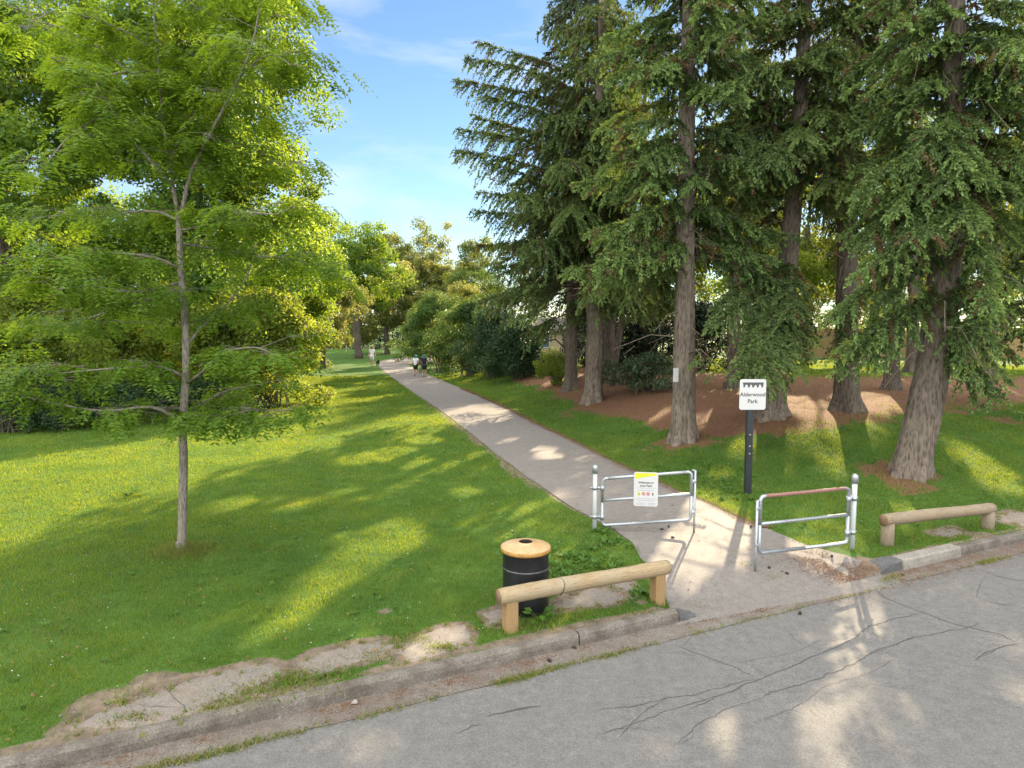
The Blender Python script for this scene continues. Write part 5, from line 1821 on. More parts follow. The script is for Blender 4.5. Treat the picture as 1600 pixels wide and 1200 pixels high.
# ------------------------------------------------------------------ street furniture
def litter_bin():
    f = G(822, 966)
    c = f + [0, .30, 0]
    root = thing('litter_bin', 'black steel drum litter bin with yellow lid behind the left log barrier', 'litter bin', c)
    R = .30
    prof = [(.0, .01), (R - .01, .01), (R, .02), (R, .20), (R, .40), (R, .60), (R, .80), (R + .008, .81), (R + .008, .825)]
    MB().lathe(c, [(r * 1.04, z * 1.04) for r, z in prof], 48).build('drum', M['drum'], root, True)
    for zz in (.285, .585):
        MB().lathe(c, [(R * 1.04 + .004, zz * 1.04 - .012), (R * 1.04 + .018, zz * 1.04), (R * 1.04 + .004, zz * 1.04 + .012)], 48).build('rib', M['drum_worn'], root, True)
    z = .86
    MB().lathe(c, [(R + .01, z - .03), (R + .038, z - .03), (R + .042, z - .01), (R + .042, z + .018), (R + .036, z + .026)], 48).build('lid_rim', M['lid_rim'], root, True)
    lid = MB().lathe(c, [(R + .036, z + .026), (R - .02, z + .045), (.20, z + .068), (.115, z + .078), (.108, z + .088), (.100, z + .091), (.094, z + .088)], 48).build('lid', M['lid'], root, True)
    MB().lathe(c, [(.0935, z + .0875), (.092, z + .06), (.092, z - .10), (.0, z - .10)], 32).build('opening', M['hole'], root)
    return root


litter_bin()


def log_barrier(label, pbL, pbR, pL, pR, rail_r, post_mat, rail_mat, band, box_posts, Lext, Rext, postw):
    A, B_ = G(*pbL), G(*pbR)
    A[2], B_[2] = gz(*A[:2]), gz(*B_[:2])
    zl, zr = P(*pL, A[1])[2], P(*pR, B_[1])[2]
    root = thing('log_barrier', label, 'barrier', (A + B_) / 2, math.atan2(B_[1] - A[1], B_[0] - A[0]))
    a, b = np.array([A[0], A[1], zl]), np.array([B_[0], B_[1], zr])
    e = nrm(b - a)
    a2, b2_ = a - e * Lext, b + e * Rext
    t = np.linspace(0, 1, 30)
    rng = np.random.default_rng(int(rail_r * 1e4) + 3)
    pts = a2 + (b2_ - a2) * t[:, None]
    pts[:, 2] += .006 * np.sin(t * 5)
    rr = rail_r * (1 + .03 * np.sin(t * 7) + .012 * rng.normal(0, 1, 30))
    rr[0] *= .93; rr[-1] *= .9
    rz = math.atan2(e[1], e[0])
    ro = MB().tube(pts, rr, 22, True, .008, rng).build('rail', rail_mat, root, True)
    ro.data.materials.append(M['wood_end'])
    mi = np.zeros(len(ro.data.polygons), np.int32)
    mi[-44:] = 1
    ro.data.polygons.foreach_set('material_index', mi)
    for p, zz in ((A, zl), (B_, zr)):
        h = zz - rail_r * .55 - p[2]
        if box_posts:
            MB().box(p + [0, 0, h / 2 - .15], (postw, postw * .95, h + .3), rz, .012).build('post', post_mat, root)
        else:
            MB().tube(np.array([p - [0, 0, .3], p + [0, 0, h * .5], p + [0, 0, h]]), [postw * .54, postw * .52, postw * .5], 18, True, .01, rng).build('post', post_mat, root, True)
    if band:
        c = a2 + (b2_ - a2) * band
        an = np.linspace(0, 2 * np.pi, 33)
        s = nrm(np.cross(e, [0, 0, 1.0]))
        u2 = np.cross(s, e)
        pp = c + np.cos(an)[:, None] * s * (rail_r * 1.05) + np.sin(an)[:, None] * u2 * (rail_r * 1.05) + e * (.02 * np.sin(an * 2))[:, None]
        MB().tube(pp, .007, 6, False).build('wire_band', M['wire'], root, True)
    return root


log_barrier('pale new log barrier with orange posts and a wire band in front of the bin', (797, 986), (1027, 938), (797, 930), (1027, 888), .105, M['wood_post'], M['wood_new'], .335, True, .16, .17, .165)
log_barrier('weathered brown log barrier behind the pale kerb stone', (1386, 852), (1543, 826), (1386, 812), (1543, 794), .105, M['wood_old_post'], M['wood_old'], None, False, .12, .1, .21)


def pipe(mb, pts, r, n=12, bend=.09, seg=6):
    """a tube through corner points with rounded corners"""
    pts = [np.array(p, float) for p in pts]
    out = [pts[0]]
    for k in range(1, len(pts) - 1):
        a, b, c = pts[k - 1], pts[k], pts[k + 1]
        d1, d2 = nrm(a - b), nrm(c - b)
        p1, p2 = b + d1 * bend, b + d2 * bend
        for q in np.linspace(0, 1, seg):
            out.append(p1 * (1 - q) ** 2 + b * 2 * q * (1 - q) + p2 * q ** 2)
    out.append(pts[-1])
    mb.tube(np.array(out), r, n, True)


def gate(label, post, bolt, xs, top, mid, bot, post_top, bolt_top, rust, post_r):
    A, B_ = G(*post), G(*bolt)
    A[2], B_[2] = gz(*A[:2]), gz(*B_[:2])
    root = thing('park_gate', label, 'gate', A)
    e = nrm((B_ - A) * [1, 1, 0])
    def onframe(px, py):
        # point of the gate plane seen at px, py
        d = ray(px, py)
        nn = np.array([-e[1], e[0], 0])
        t = ((A - np.array([0, 0, H])) @ nn) / (d @ nn)
        return np.array([0, 0, H]) + d * t
    h0 = onframe(post[0], post_top)[2]
    MB().tube([A - [0, 0, .2], A + [0, 0, .4], [A[0], A[1], h0 - .03]], post_r, 18, True).build('gate_post', M['steel_white'], root, True)
    cap = MB()
    cap.lathe([A[0], A[1], h0 - .1], [(post_r + .001, -.05), (post_r + .012, -.05), (post_r + .012, .06), (post_r + .006, .085), (post_r * .6, .105), (.001, .112)], 18)
    cap.build('post_cap', M['steel'], root, True)
    r = .030
    TL, TR = onframe(xs[0], top[0]), onframe(xs[1], top[1])
    BL, BR = onframe(xs[0], bot[0]), onframe(xs[1], bot[1])
    for p, q in ((TL, BL), (TR, BR)):
        m = (p[:2] + q[:2]) / 2
        p[:2] = m; q[:2] = m
    MLf, MRt = onframe(xs[0], mid[0]), onframe(xs[1], mid[1])
    MLf[:2], MRt[:2] = TL[:2], TR[:2]
    fr = MB()
    cm = (TL + BR) / 2
    pipe(fr, [(BL + BR) / 2, BL, (BL + TL) / 2], r)
    pipe(fr, [(BL + BR) / 2, BR, (BR + TR) / 2], r)
    pipe(fr, [(BL + TL) / 2, TL, TL + nrm(TR - TL) * .16], r)
    pipe(fr, [(BR + TR) / 2, TR, TR + nrm(TL - TR) * .16], r)
    fr.build('frame', M['steel'], root, True)
    tr = MB()
    tr.tube(np.linspace(TL + nrm(TR - TL) * .10, TR + nrm(TL - TR) * .10, 6), r * 1.02, 12, True)
    o = tr.build('top_rail', M['rust'] if rust else M['steel'], root, True)
    if rust: o['label'] = 'rusty red brown top rail'
    MB().tube(np.linspace(MLf, MRt, 5), r * .92, 12, True).build('mid_rail', M['steel'], root, True)
    # hinges
    near = (TL, BL) if np.linalg.norm(TL - A) < np.linalg.norm(TR - A) else (TR, BR)
    for q in (.2, .82):
        p = near[0] * (1 - q) + near[1] * q
        hb = MB()
        hb.tube([p - [0, 0, .05], p + [0, 0, .05]], r * 1.35, 12, True)
        pa = np.array([A[0], A[1], p[2]])
        hb.tube([pa - [0, 0, .035], pa + [0, 0, .035]], post_r * 1.18, 16, True)
        hb.box((p + pa) / 2, (np.linalg.norm(p - pa), .02, .055), math.atan2(e[1], e[0]))
        hb.tube([pa - e * (post_r + .05), pa - e * post_r * .5], .014, 8, True)
        hb.build('hinge', M['steel'], root, True)
    # drop bolt
    far = TR if near[0] is TL else TL
    db = MB()
    off = nrm((B_ - A) * [1, 1, 0]) * .065
    bx = far[:2] + off[:2]
    zt = onframe(*bolt_top)[2]
    db.tube([[bx[0], bx[1], zt], [bx[0], bx[1], B_[2] + .3], [bx[0], bx[1], B_[2] + .02]], [.022, .02, .02], 10, True)
    db.tube([[bx[0], bx[1], zt], [bx[0] - off[0], bx[1] - off[1], zt]], .015, 8, True)
    for q in (.2, .85):
        z = far[2] * (1 - q) + (BL[2] if far is TL else BR[2]) * q
        db.box([bx[0] - off[0] * .45, bx[1] - off[1] * .45, z], (.09, .05, .05), math.atan2(e[1], e[0]), .006)
    db.build('drop_bolt', M['steel'], root, True)
    return root, A, e, TL, TR, MLf


g1, gA, ge, gTL, gTR, gML = gate('tubular steel park gate carrying the notice, left of the path', (929, 828), (1080, 834), (941, 1080), (748, 737), (782, 772), (821, 812), 727, (1084, 735), False, .042)
g2 = gate('tubular steel park gate with rusty top rail, right of the path', (1331, 858), (1178, 890), (1187, 1325), (776, 763), (819, 804), (864, 848), 742, (1181, 783), True, .044)[0]


def text(name, body, size, mat, parent, p, rz, align='CENTER', sx=1.0):
    c = bpy.data.curves.new(name, 'FONT')
    c.body = body
    c.size = size
    c.align_x = align
    c.align_y = 'CENTER'
    c.extrude = .0008
    c.offset = size * .016
    c.materials.append(mat)
    tmp = bpy.data.objects.new('tmp', c)
    me = bpy.data.meshes.new_from_object(tmp)
    bpy.data.objects.remove(tmp)
    me.name = name
    o = bpy.data.objects.new(name, me)
    COL.objects.link(o)
    o.parent = parent
    o.location = p
    o.rotation_euler = (math.pi / 2, 0, rz)
    o.scale = (sx, 1, 1)
    return o


def rounded(w, h, r, n=6):
    pts = []
    for cx, cy, a0 in ((w / 2 - r, h / 2 - r, 0), (-w / 2 + r, h / 2 - r, 90), (-w / 2 + r, -h / 2 + r, 180), (w / 2 - r, -h / 2 + r, 270)):
        for k in range(n + 1):
            a = math.radians(a0 + 90 * k / n)
            pts.append((cx + r * math.cos(a), cy + r * math.sin(a)))
    return pts


def plate_mesh(name, outline, y, th, mat, parent):
    """flat plate in the parent's local XZ plane, front at y, thickness th behind it"""
    bm = bmesh.new()
    vs_ = [bm.verts.new((a, y, b)) for a, b in outline]
    f = bm.faces.new(vs_)
    r = bmesh.ops.extrude_face_region(bm, geom=[f])
    for v in r['geom']:
        if isinstance(v, bmesh.types.BMVert): v.co.y += th
    bmesh.ops.recalc_face_normals(bm, faces=bm.faces[:])
    me = bpy.data.meshes.new(name)
    bm.to_mesh(me)
    bm.free()
    me.materials.append(mat)
    o = bpy.data.objects.new(name, me)
    COL.objects.link(o)
    o.parent = parent
    return o


def gate_notice():
    rz = math.atan2(ge[1], ge[0])
    q = .47
    Y0 = (gTL * (1 - q) + gTR * q)[1]
    tp_, bt = P(1009, 737, Y0), P(1009, 790, Y0)
    c = (tp_ + bt) / 2
    h = tp_[2] - bt[2]
    w_ = P(1027, 760, Y0)[0] - P(990, 760, Y0)[0]
    nn = np.array([ge[1], -ge[0], 0])
    c = c + nn * .045
    root = thing('notice_sign', 'white notice with lime swoosh hung on the left steel gate', 'sign', c, rz)
    plate_mesh('panel', rounded(w_, h, .04), 0, .006, M['white'], root)
    k = h / 54.0
    top_ = h / 2
    sw = [(-w_ / 2 + .02, top_ - 1.6 * k), (w_ / 2 - .03, top_ - 1.6 * k), (w_ / 2 - .03, top_ - 4.6 * k), (.06, top_ - 6.6 * k), (-.06, top_ - 8.4 * k), (-w_ / 2 + .02, top_ - 11.5 * k)]
    plate_mesh('colour_band', sw, -.002, .0015, M['lime'], root)
    text('lettering', 'Welcome to', 4.6 * k, M['ink'], root, (0, -.003, top_ - 16.5 * k), 0)
    text('lettering', 'your Park', 4.6 * k, M['ink'], root, (0, -.003, top_ - 21.5 * k), 0)
    plate_mesh('rule_line', [(-w_ * .4, top_ - 25.4 * k), (-w_ * .4, top_ - 25.0 * k), (w_ * .4, top_ - 25.0 * k), (w_ * .4, top_ - 25.4 * k)][::-1], -.002, .001, M['ink_light'], root)
    def bars(rows):
        mb = MB()
        r = np.random.default_rng(5)
        for xc, wid, z in rows:
            x = xc - wid / 2
            while x < xc + wid / 2:
                l = r.uniform(1.2, 3.2) * k
                mb.box((x + l / 2, -.002, z), (l, .0015, .9 * k))
                x += l + .7 * k
        V = np.concatenate(mb.v)
        o = build('small_print', V, np.concatenate(mb.q), None, M['ink_light'])
        o.parent = root
    bars([(0, w_ * .6, top_ - 28.6 * k), (0, w_ * .82, top_ - 42.0 * k), (0, w_ * .7, top_ - 45.0 * k), (-w_ * .22, w_ * .33, top_ - 49.2 * k), (-w_ * .22, w_ * .35, top_ - 51.2 * k), (w_ * .24, w_ * .28, top_ - 49.2 * k), (w_ * .24, w_ * .28, top_ - 51.2 * k)])
    z = top_ - 34.2 * k
    def disc(x, r0, r1, mat, nm='symbol'):
        a = np.linspace(0, 2 * np.pi, 25)[:-1]
        n = len(a)
        V = np.concatenate([np.stack([x + np.cos(a) * r, 0 * a - .002, z + np.sin(a) * r], 1) for r in (r0, r1)] + [np.stack([x + np.cos(a) * r, 0 * a - .0005, z + np.sin(a) * r], 1) for r in (r0, r1)])
        kk = np.arange(n)
        j = (kk + 1) % n
        q_ = np.concatenate([np.stack([kk, j, n + j, n + kk], 1), np.stack([2 * n + kk, n * 3 + kk, n * 3 + j, 2 * n + j], 1), np.stack([kk, 2 * n + kk, 2 * n + j, j], 1), np.stack([n + kk, n + j, 3 * n + j, 3 * n + kk], 1)])
        o = build(nm, V, q_, None, mat)
        o.parent = root
        return o
    s = w_ / 5.2
    disc(-1.5 * s, 2.9 * k, .01 * k, M['lime'])
    for i in (-.5, .5):
        disc(i * s, 2.9 * k, 2.2 * k, M['sign_red'])
        plate_mesh('symbol', [(i * s - 1.3 * k, z - 1.2 * k), (i * s + 1.2 * k, z - 1.2 * k), (i * s + 1.0 * k, z + .3 * k), (i * s, z + 1.3 * k), (i * s - 1.0 * k, z + .2 * k)], -.002, .001, M['ink'], root)
        plate_mesh('symbol', [(i * s - 2.1 * k, z + 1.5 * k), (i * s - 1.6 * k, z + 2.0 * k), (i * s + 2.1 * k, z - 1.5 * k), (i * s + 1.6 * k, z - 2.0 * k)], -.0035, .001, M['sign_red'], root)
    plate_mesh('symbol', [(1.5 * s - 1.1 * k, z - 2.4 * k), (1.5 * s + 1.1 * k, z - 2.4 * k), (1.5 * s + .6 * k, z - .2 * k), (1.5 * s + 1.3 * k, z + .8 * k), (1.5 * s, z + 2.4 * k), (1.5 * s - 1.3 * k, z + .8 * k), (1.5 * s - .6 * k, z - .2 * k)], -.002, .001, M['ink'], root)
    plate_mesh('symbol', [(-1.5 * s - 1.6 * k, z + .2 * k), (-1.5 * s + .4 * k, z + .2 * k), (-1.5 * s + .4 * k, z + 1.6 * k), (-1.5 * s - 1.0 * k, z + 1.6 * k)], -.0035, .001, M['ink_light'], root)
    plate_mesh('symbol', [(-1.5 * s - .6 * k, z - 1.8 * k), (-1.5 * s + 1.4 * k, z - 1.8 * k), (-1.5 * s + 1.4 * k, z - .6 * k), (-1.5 * s - .6 * k, z - .6 * k)], -.0035, .001, M['ink'], root)


gate_notice()


def park_sign():
    b = T(1168, 772)
    Y0 = b[1]
    root = thing('park_sign', 'white park name sign on a black square post beside the path', 'sign', b, 0)
    tl, br = P(1154.5, 592, Y0), P(1194, 639.5, Y0)
    w_, h = br[0] - tl[0], tl[2] - br[2]
    px_ = P(1171, 640, Y0)[0] - b[0]
    cx, cz = (tl[0] + br[0]) / 2 - b[0], (tl[2] + br[2]) / 2 - b[2]
    zt = br[2] - b[2] + .15
    ps = MB()
    r = .066
    for k, (z0_, z1_) in enumerate(((-.3, zt),)):
        q = np.array([[-r, -r], [r, -r], [r, r], [-r, r]])
        V = np.concatenate([np.column_stack([q, np.full(4, z0_)]), np.column_stack([q + [px_ * .6, 0], np.full(4, z1_)])])
        o = build('post', V, [[0, 1, 5, 4], [1, 2, 6, 5], [2, 3, 7, 6], [3, 0, 4, 7], [4, 5, 6, 7], [3, 2, 1, 0]], None, M['black_steel'])
        o.parent = root
    for z in (.95, 1.12, 1.38):
        o = MB().box((px_ * .4, -r - .004, z), (.03, .012, .03))
        ob = build('bolt', np.concatenate(o.v), np.concatenate(o.q), None, M['steel'])
        ob.parent = root
    y = -r - .012
    out = [(cx + a, cz + c_) for a, c_ in rounded(w_, h, .05)]
    p = plate_mesh('panel', out, y, .006, M['white'], root)
    k = h / 47.5
    def t2(body, size, z):
        o = text('lettering', body, size, M['ink'], root, (cx, y - .002, z), 0)
        return o
    top_ = cz + h / 2
    t2('Alderwood', 8.6 * k, top_ - 24.0 * k)
    t2('Park', 8.6 * k, top_ - 34.5 * k)
    jag = [(-.40, 5), (.40, 5), (.40, 8), (.37, 13), (.33, 13), (.30, 9), (.24, 8), (.20, 13), (.15, 13), (.13, 9), (.07, 9.5), (.03, 13), (-.02, 13), (-.05, 8.5), (-.10, 9), (-.14, 13), (-.19, 13), (-.2, 9.5), (-.27, 8), (-.31, 12.5), (-.36, 13), (-.37, 8)]
    plate_mesh('emblem', [(cx + a * w_, top_ - b_ * k) for a, b_ in jag], y - .002, .0015, M['ink'], root)


park_sign()

# cones, stone, weeds that stand alone
def pine_cone(p, rz, first=None):
    if first is not None:
        return copy_tree(first, p, rz)
    r = np.random.default_rng(2)
    mb = MB()
    t = np.linspace(0, 1, 9)
    rr = .022 * np.sin(np.pi * (t * .85 + .12)) + .004
    mb.tube(np.stack([t * .09 - .045, 0 * t, 0 * t + .022], 1), rr, 10, True)
    Pt, D = [], []
    for k in range(60):
        q = r.random()
        a = r.uniform(0, 6.28)
        rad = .022 * math.sin(math.pi * (q * .85 + .12))
        Pt.append([q * .09 - .045, rad * math.cos(a), .022 + rad * math.sin(a)])
        D.append([.5, math.cos(a), math.sin(a)])
    V, Q = leaves(np.array(Pt), nrm(np.array(D)), np.tile([1.0, .1, 0], (60, 1)), .016, .014)
    mb.add(V, Q)
    for a_ in range(len(mb.v)): mb.v[a_] = mb.v[a_] * .72
    o = mb.build('pine_cone', M['cone'])
    o.location = tuple(p)
    return tag(o, 'dark cone lying on the asphalt by the gates and gutter', 'pine cone', 'fallen cones on the asphalt')


f0 = None
rr_ = np.random.default_rng(12)
for px, py, z in ((1034, 830, 0), (1045, 826, 0), (1051, 843, 0), (1173, 826, 0), (1202, 885, 0), (1230, 890, 0), (1300, 868, 0), (1250, 958, 1), (1410, 898, 1), (897, 1012, 1), (858, 1032, 1)):
    g = G(px, py, -.14 if z else 0)
    g[2] = (road_z(g[0], g[1]) + .004) if z else gz(g[0], g[1]) + .026
    f0 = pine_cone(g, rr_.uniform(0, 6.28), f0) if f0 is not None else pine_cone(g, 0)

w0 = G(200, 776)
wd = thing('weed_plant', 'grey green leafy weed plant standing alone in the lawn left of the young tree', 'plant', w0)
r = np.random.default_rng(6)
st, Pt, D = MB(), [], []
for k in range(9):
    a = r.uniform(0, 6.28)
    p1 = w0 + [math.cos(a) * r.uniform(.1, .32), math.sin(a) * .15, r.uniform(.06, .18)]
    st.tube(np.array([w0, (w0 + p1) / 2 + [0, 0, .04], p1]), [.006, .005, .003], 5, False)
    for q in np.linspace(.3, 1, 7):
        Pt.append(w0 * (1 - q) + p1 * q + [0, 0, .03])
        D.append([math.cos(a + r.normal(0, 1)), math.sin(a + r.normal(0, 1)), r.uniform(-.1, .7)])
st.build('stems', M['weed'], wd)
V, Q = leaves(np.array(Pt), nrm(np.array(D)), np.tile([0, .2, 1.0], (len(Pt), 1)), .085, .045)
build('foliage', V, Q, None, M['weed'], wd, fattr={'rnd': r.random(len(Q))})
w1 = G(842, 972)
wd = thing('weed_plant', 'broad leaved weed growing at the foot of the litter bin', 'plant', w1)
st, Pt, D = MB(), [], []
for k in range(9):
    a = r.uniform(0, 6.28)
    p1 = w1 + [math.cos(a) * .10, math.sin(a) * .08, r.uniform(.06, .16)]
    st.tube(np.array([w1, p1]), [.005, .004], 5, False)
    Pt.append(p1)
    D.append([math.cos(a), math.sin(a), r.uniform(-.2, .5)])
st.build('stems', M['weed'], wd)
V, Q = leaves(np.array(Pt), nrm(np.array(D)), np.tile([0, -.3, 1.0], (len(Pt), 1)), .13, .09)
build('foliage', V, Q, None, M['weed'], wd, fattr={'rnd': r.random(len(Q))})
# pale pebble in the gutter and a small stone patch
for px, py, lab in ((554, 1099, 'small pale stone lying in the gutter at the kerb'),):
    g = G(px, py, -.145)
    bm = bmesh.new()
    bmesh.ops.create_icosphere(bm, subdivisions=2, radius=.035)
    for v in bm.verts: v.co *= 1 + .25 * math.sin(v.co.x * 90 + v.co.y * 70); v.co.z *= .6
    me = bpy.data.meshes.new('stone')
    bm.to_mesh(me); bm.free()
    me.materials.append(M['kerb_pale'])
    o = bpy.data.objects.new('stone', me)
    COL.objects.link(o)
    o.location = (g[0], g[1], -.13)
    tag(o, lab, 'stone')

# ------------------------------------------------------------------ people and dog
def skin_mesh(name, verts, edges, radii, mat, parent, sub=2):
    me = bpy.data.meshes.new(name)
    me.from_pydata([tuple(v) for v in verts], edges, [])
    me.materials.append(mat)
    o = bpy.data.objects.new(name, me)
    COL.objects.link(o)
    o.parent = parent
    o.modifiers.new('skin', 'SKIN').use_smooth_shade = True
    for k, r_ in enumerate(radii):
        sv = me.skin_vertices[0].data[k]
        sv.radius = (r_, r_) if np.isscalar(r_) else r_
        sv.use_root = k == 0
    s = o.modifiers.new('smooth', 'SUBSURF')
    s.levels = s.render_levels = sub
    return o


def person(label, base, yaw, h, pose, shirt, shorts, hat=None, hair=None, long_skirt=False, face=True, beard=False):
    """pose: dict of joint offsets in units of height; +Y is the way the person faces"""
    root = thing('person', label, 'person', base, yaw)
    J = {'pelvis': (0, 0, .53), 'waist': (0, 0, .61), 'chest': (0, .005, .73), 'neckb': (0, 0, .825), 'neck': (0, .006, .86), 'head': (0, .014, .905), 'crown': (0, .010, .955)}
    for s, k in ((-1, 'l'), (1, 'r')):
        J.update({'sh' + k: (s * .105, 0, .805), 'el' + k: (s * .135, -.01, .64), 'wr' + k: (s * .15, .03, .50), 'hip' + k: (s * .05, 0, .50), 'kn' + k: (s * .055, .005, .28), 'an' + k: (s * .057, -.01, .045), 'to' + k: (s * .065, .085, .016)})
    J.update(pose)
    names = list(J)
    ix = {n_: i for i, n_ in enumerate(names)}
    R = {'pelvis': .072, 'waist': .066, 'chest': .074, 'neckb': .045, 'neck': .030, 'head': .054, 'crown': .044}
    for k in 'lr': R.update({'sh' + k: .034, 'el' + k: .024, 'wr' + k: .016, 'hip' + k: .054, 'kn' + k: .036, 'an' + k: .023, 'to' + k: .017})
    E = [('pelvis', 'waist'), ('waist', 'chest'), ('chest', 'neckb'), ('neckb', 'neck'), ('neck', 'head'), ('head', 'crown')]
    for k in 'lr': E += [('chest', 'sh' + k), ('sh' + k, 'el' + k), ('el' + k, 'wr' + k), ('pelvis', 'hip' + k), ('hip' + k, 'kn' + k), ('kn' + k, 'an' + k), ('an' + k, 'to' + k)]
    V = [np.array(J[n_]) * h for n_ in names]
    rad = [R[n_] * h for n_ in names]
    ed = [(ix[a], ix[b]) for a, b in E]
    # hands: palm, four fingers, thumb
    for s, k in ((-1, 'l'), (1, 'r')):
        wv, ev = V[ix['wr' + k]], V[ix['el' + k]]
        d = nrm(wv - ev)
        sd = nrm(np.cross(d, [s * 1.0, 0, 0]))
        palm = len(V)
        V.append(wv + d * .035 * h); rad.append(.014 * h)
        ed.append((ix['wr' + k], palm))
        for q, ln in zip((-.014, -.005, .005, .014), (.036, .044, .042, .032)):
            a = len(V)
            V.append(wv + d * .058 * h + sd * q * h); rad.append(.0055 * h)
            V.append(wv + d * (.058 + ln * .6) * h + sd * q * 1.1 * h - np.array([s * .008 * h, 0, 0])); rad.append(.0045 * h)
            ed += [(palm, a), (a, a + 1)]
        a = len(V)
        V.append(wv + d * .04 * h + sd * .022 * h); rad.append(.0055 * h)
        V.append(wv + d * .062 * h + sd * .032 * h); rad.append(.0045 * h)
        ed += [(palm, a), (a, a + 1)]
    skin_mesh('body', V, ed, rad, M['skin'], root)
    def sub(name, keys, edges, extra, mat, scale_r=1.0, ends=None):
        vv, rr2, nm = [], [], {}
        for n_ in keys:
            nm[n_] = len(vv)
            vv.append(np.array(J[n_]) * h)
            rr2.append((R[n_] + extra) * h * scale_r)
        ee = [(nm[a], nm[b]) for a, b in edges]
        for a, b, t, r2 in (ends or []):
            p = (np.array(J[a]) * (1 - t) + np.array(J[b]) * t) * h
            ee.append((nm[a], len(vv)))
            vv.append(p)
            rr2.append(r2 * h)
        return skin_mesh(name, vv, ee, rr2, mat, root)
    sub('shirt', ['waist', 'pelvis', 'chest', 'neckb', 'shl', 'shr'], [('waist', 'pelvis'), ('waist', 'chest'), ('chest', 'neckb'), ('chest', 'shl'), ('chest', 'shr')], .012, shirt, ends=[('shl', 'ell', .62, .036), ('shr', 'elr', .62, .036)])
    sub('shorts', ['pelvis', 'hipl', 'hipr'], [('pelvis', 'hipl'), ('pelvis', 'hipr')], .017, shorts, ends=[('hipl', 'knl', .86, .056), ('hipr', 'knr', .86, .056)])
    for k in 'lr':
        a, t = np.array(J['an' + k]) * h, np.array(J['to' + k]) * h
        skin_mesh('shoe', [a + [0, -.012 * h, -.018 * h], (a + t) / 2 + [0, 0, -.004 * h], t], [(0, 1), (1, 2)], [.030 * h, .028 * h, .022 * h], M['shoe'], root, 1)
    hd = np.array(J['head']) * h
    if face:
        mb = MB()
        for s in (-1, 1): mb.ball(hd + [s * .021 * h, .049 * h, .012 * h], .0075 * h, 8, 5)
        o = build('eyes', np.concatenate(mb.v), np.concatenate(mb.q), None, M['cloth_black']); o.parent = root
        mb = MB().ball(hd + [0, .058 * h, -.006 * h], (.008 * h, .012 * h, .014 * h), 8, 5)
        o = build('nose', np.concatenate(mb.v), np.concatenate(mb.q), None, M['skin'], smooth=True); o.parent = root
        mb = MB().ball(hd + [0, .050 * h, -.032 * h], (.016 * h, .006 * h, .005 * h), 8, 5)
        o = build('mouth', np.concatenate(mb.v), np.concatenate(mb.q), None, M['sign_red'], smooth=True); o.parent = root
        mb = MB()
        for s in (-1, 1): mb.ball(hd + [s * .056 * h, 0, 0], (.006 * h, .012 * h, .02 * h), 8, 5)
        o = build('ears', np.concatenate(mb.v), np.concatenate(mb.q), None, M['skin'], smooth=True); o.parent = root
    if hair is not None:
        mb = MB().ball(hd + [0, -.012 * h, .030 * h], (.064 * h, .068 * h, .062 * h), 14, 10)
        o = build('hair', np.concatenate(mb.v), np.concatenate(mb.q), None, hair, smooth=True); o.parent = root
    if hat is not None:
        mb = MB()
        mb.lathe(hd + [0, 0, .012 * h], [(.084 * h, -.045 * h), (.078 * h, .0), (.070 * h, .045 * h), (.046 * h, .078 * h), (.001, .090 * h)], 18)
        mb.lathe(hd + [0, 0, .012 * h], [(.070 * h, -.050 * h), (.088 * h, -.05 * h), (.084 * h, -.045 * h)], 18)
        o = build('hood', np.concatenate(mb.v), np.concatenate(mb.q), None, hat, smooth=True); o.parent = root
    return root


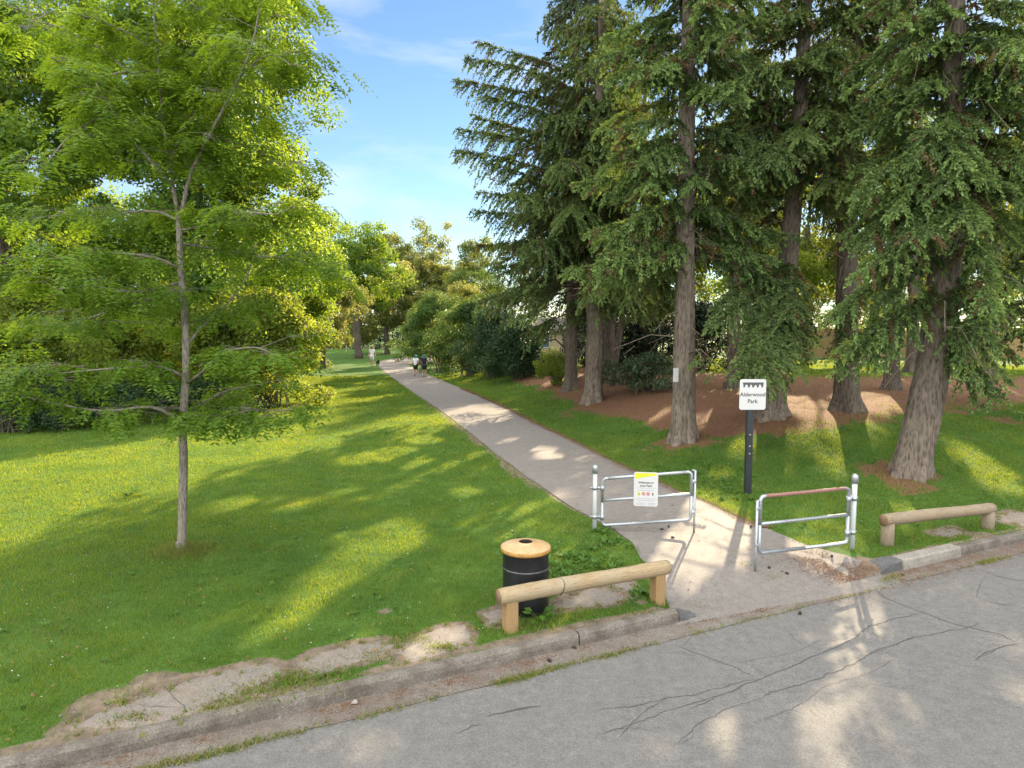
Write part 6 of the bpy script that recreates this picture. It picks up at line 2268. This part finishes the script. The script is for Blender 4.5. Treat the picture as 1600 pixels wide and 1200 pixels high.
pm = G(581.5, 572.5)
person('person in white shirt and pale shorts walking towards the camera beside a dark dog', pm, math.pi, 1.84,
       {'knl': (-.05, .05, .28), 'anl': (-.05, .06, .05), 'tol': (-.055, .15, .03), 'anr': (.057, -.05, .05), 'tor': (.062, .04, .016), 'wrr': (.175, .01, .50), 'elr': (.145, -.02, .64), 'wrl': (-.185, .02, .50), 'ell': (-.16, -.01, .64)}, M['cloth_white'], M['cloth_pale'], hair=M['hair'])
p2 = G(649.5, 588.3)
person('person in white shirt, black shorts and teal hood mid stride with one foot lifted', p2, -.28, 1.62,
       {'knr': (.05, .03, .28), 'anr': (.055, -.12, .16), 'tor': (.06, -.14, .08), 'wrl': (-.13, .08, .56), 'wrr': (.13, .06, .54)}, M['cloth_white'], M['cloth_black'], hat=M['cloth_teal'], hair=M['hair'])
p3 = G(663, 588.8)
person('person in navy top and shorts with bare legs and teal hood seen from behind', p3, -.28, 1.62,
       {'wrl': (-.12, .07, .54), 'wrr': (.13, .05, .52), 'anl': (-.057, .03, .045), 'tol': (-.06, .12, .016)}, M['cloth_navy'], M['cloth_navy'], hat=M['cloth_teal'], hair=M['hair'])


def dog():
    b = G(590.5, 572.3)
    root = thing('dog', 'dark brown dog walking towards the camera at the side of the walker', 'dog', b, math.pi + .35)
    V = [(0, -.26, .44), (0, -.05, .42), (0, .18, .44), (0, .30, .53), (0, .40, .60), (0, .50, .575), (0, .56, .56)]
    R_ = [.085, .085, .105, .065, .070, .045, .030]
    E = [(0, 1), (1, 2), (2, 3), (3, 4), (4, 5), (5, 6)]
    def chain(root_i, pts, rads):
        prev = root_i
        for p, r_ in zip(pts, rads):
            V.append(p); R_.append(r_); E.append((prev, len(V) - 1)); prev = len(V) - 1
    for s in (-1, 1):
        chain(2, [(s * .085, .20, .34), (s * .085, .17 + s * .05, .20), (s * .085, .20 + s * .06, .05), (s * .085, .25 + s * .06, .025)], [.05, .032, .024, .026])
        chain(0, [(s * .085, -.25, .34), (s * .09, -.18 + s * .04, .24), (s * .088, -.31 + s * .04, .16), (s * .086, -.29 + s * .04, .04), (s * .086, -.24 + s * .04, .025)], [.062, .045, .028, .022, .026])
    chain(0, [(0, -.36, .47), (0, -.48, .42), (0, -.56, .34)], [.035, .024, .014])
    skin_mesh('body', V, E, R_, M['fur'], root)
    mb = MB()
    for s in (-1, 1): mb.ball((s * .062, .385, .60), (.018, .035, .062), 8, 6)
    o = build('ears', np.concatenate(mb.v), np.concatenate(mb.q), None, M['hair'], smooth=True); o.parent = root
    mb = MB().ball((0, .588, .568), .017, 8, 6)
    o = build('nose', np.concatenate(mb.v), np.concatenate(mb.q), None, M['cloth_black'], smooth=True); o.parent = root


dog()
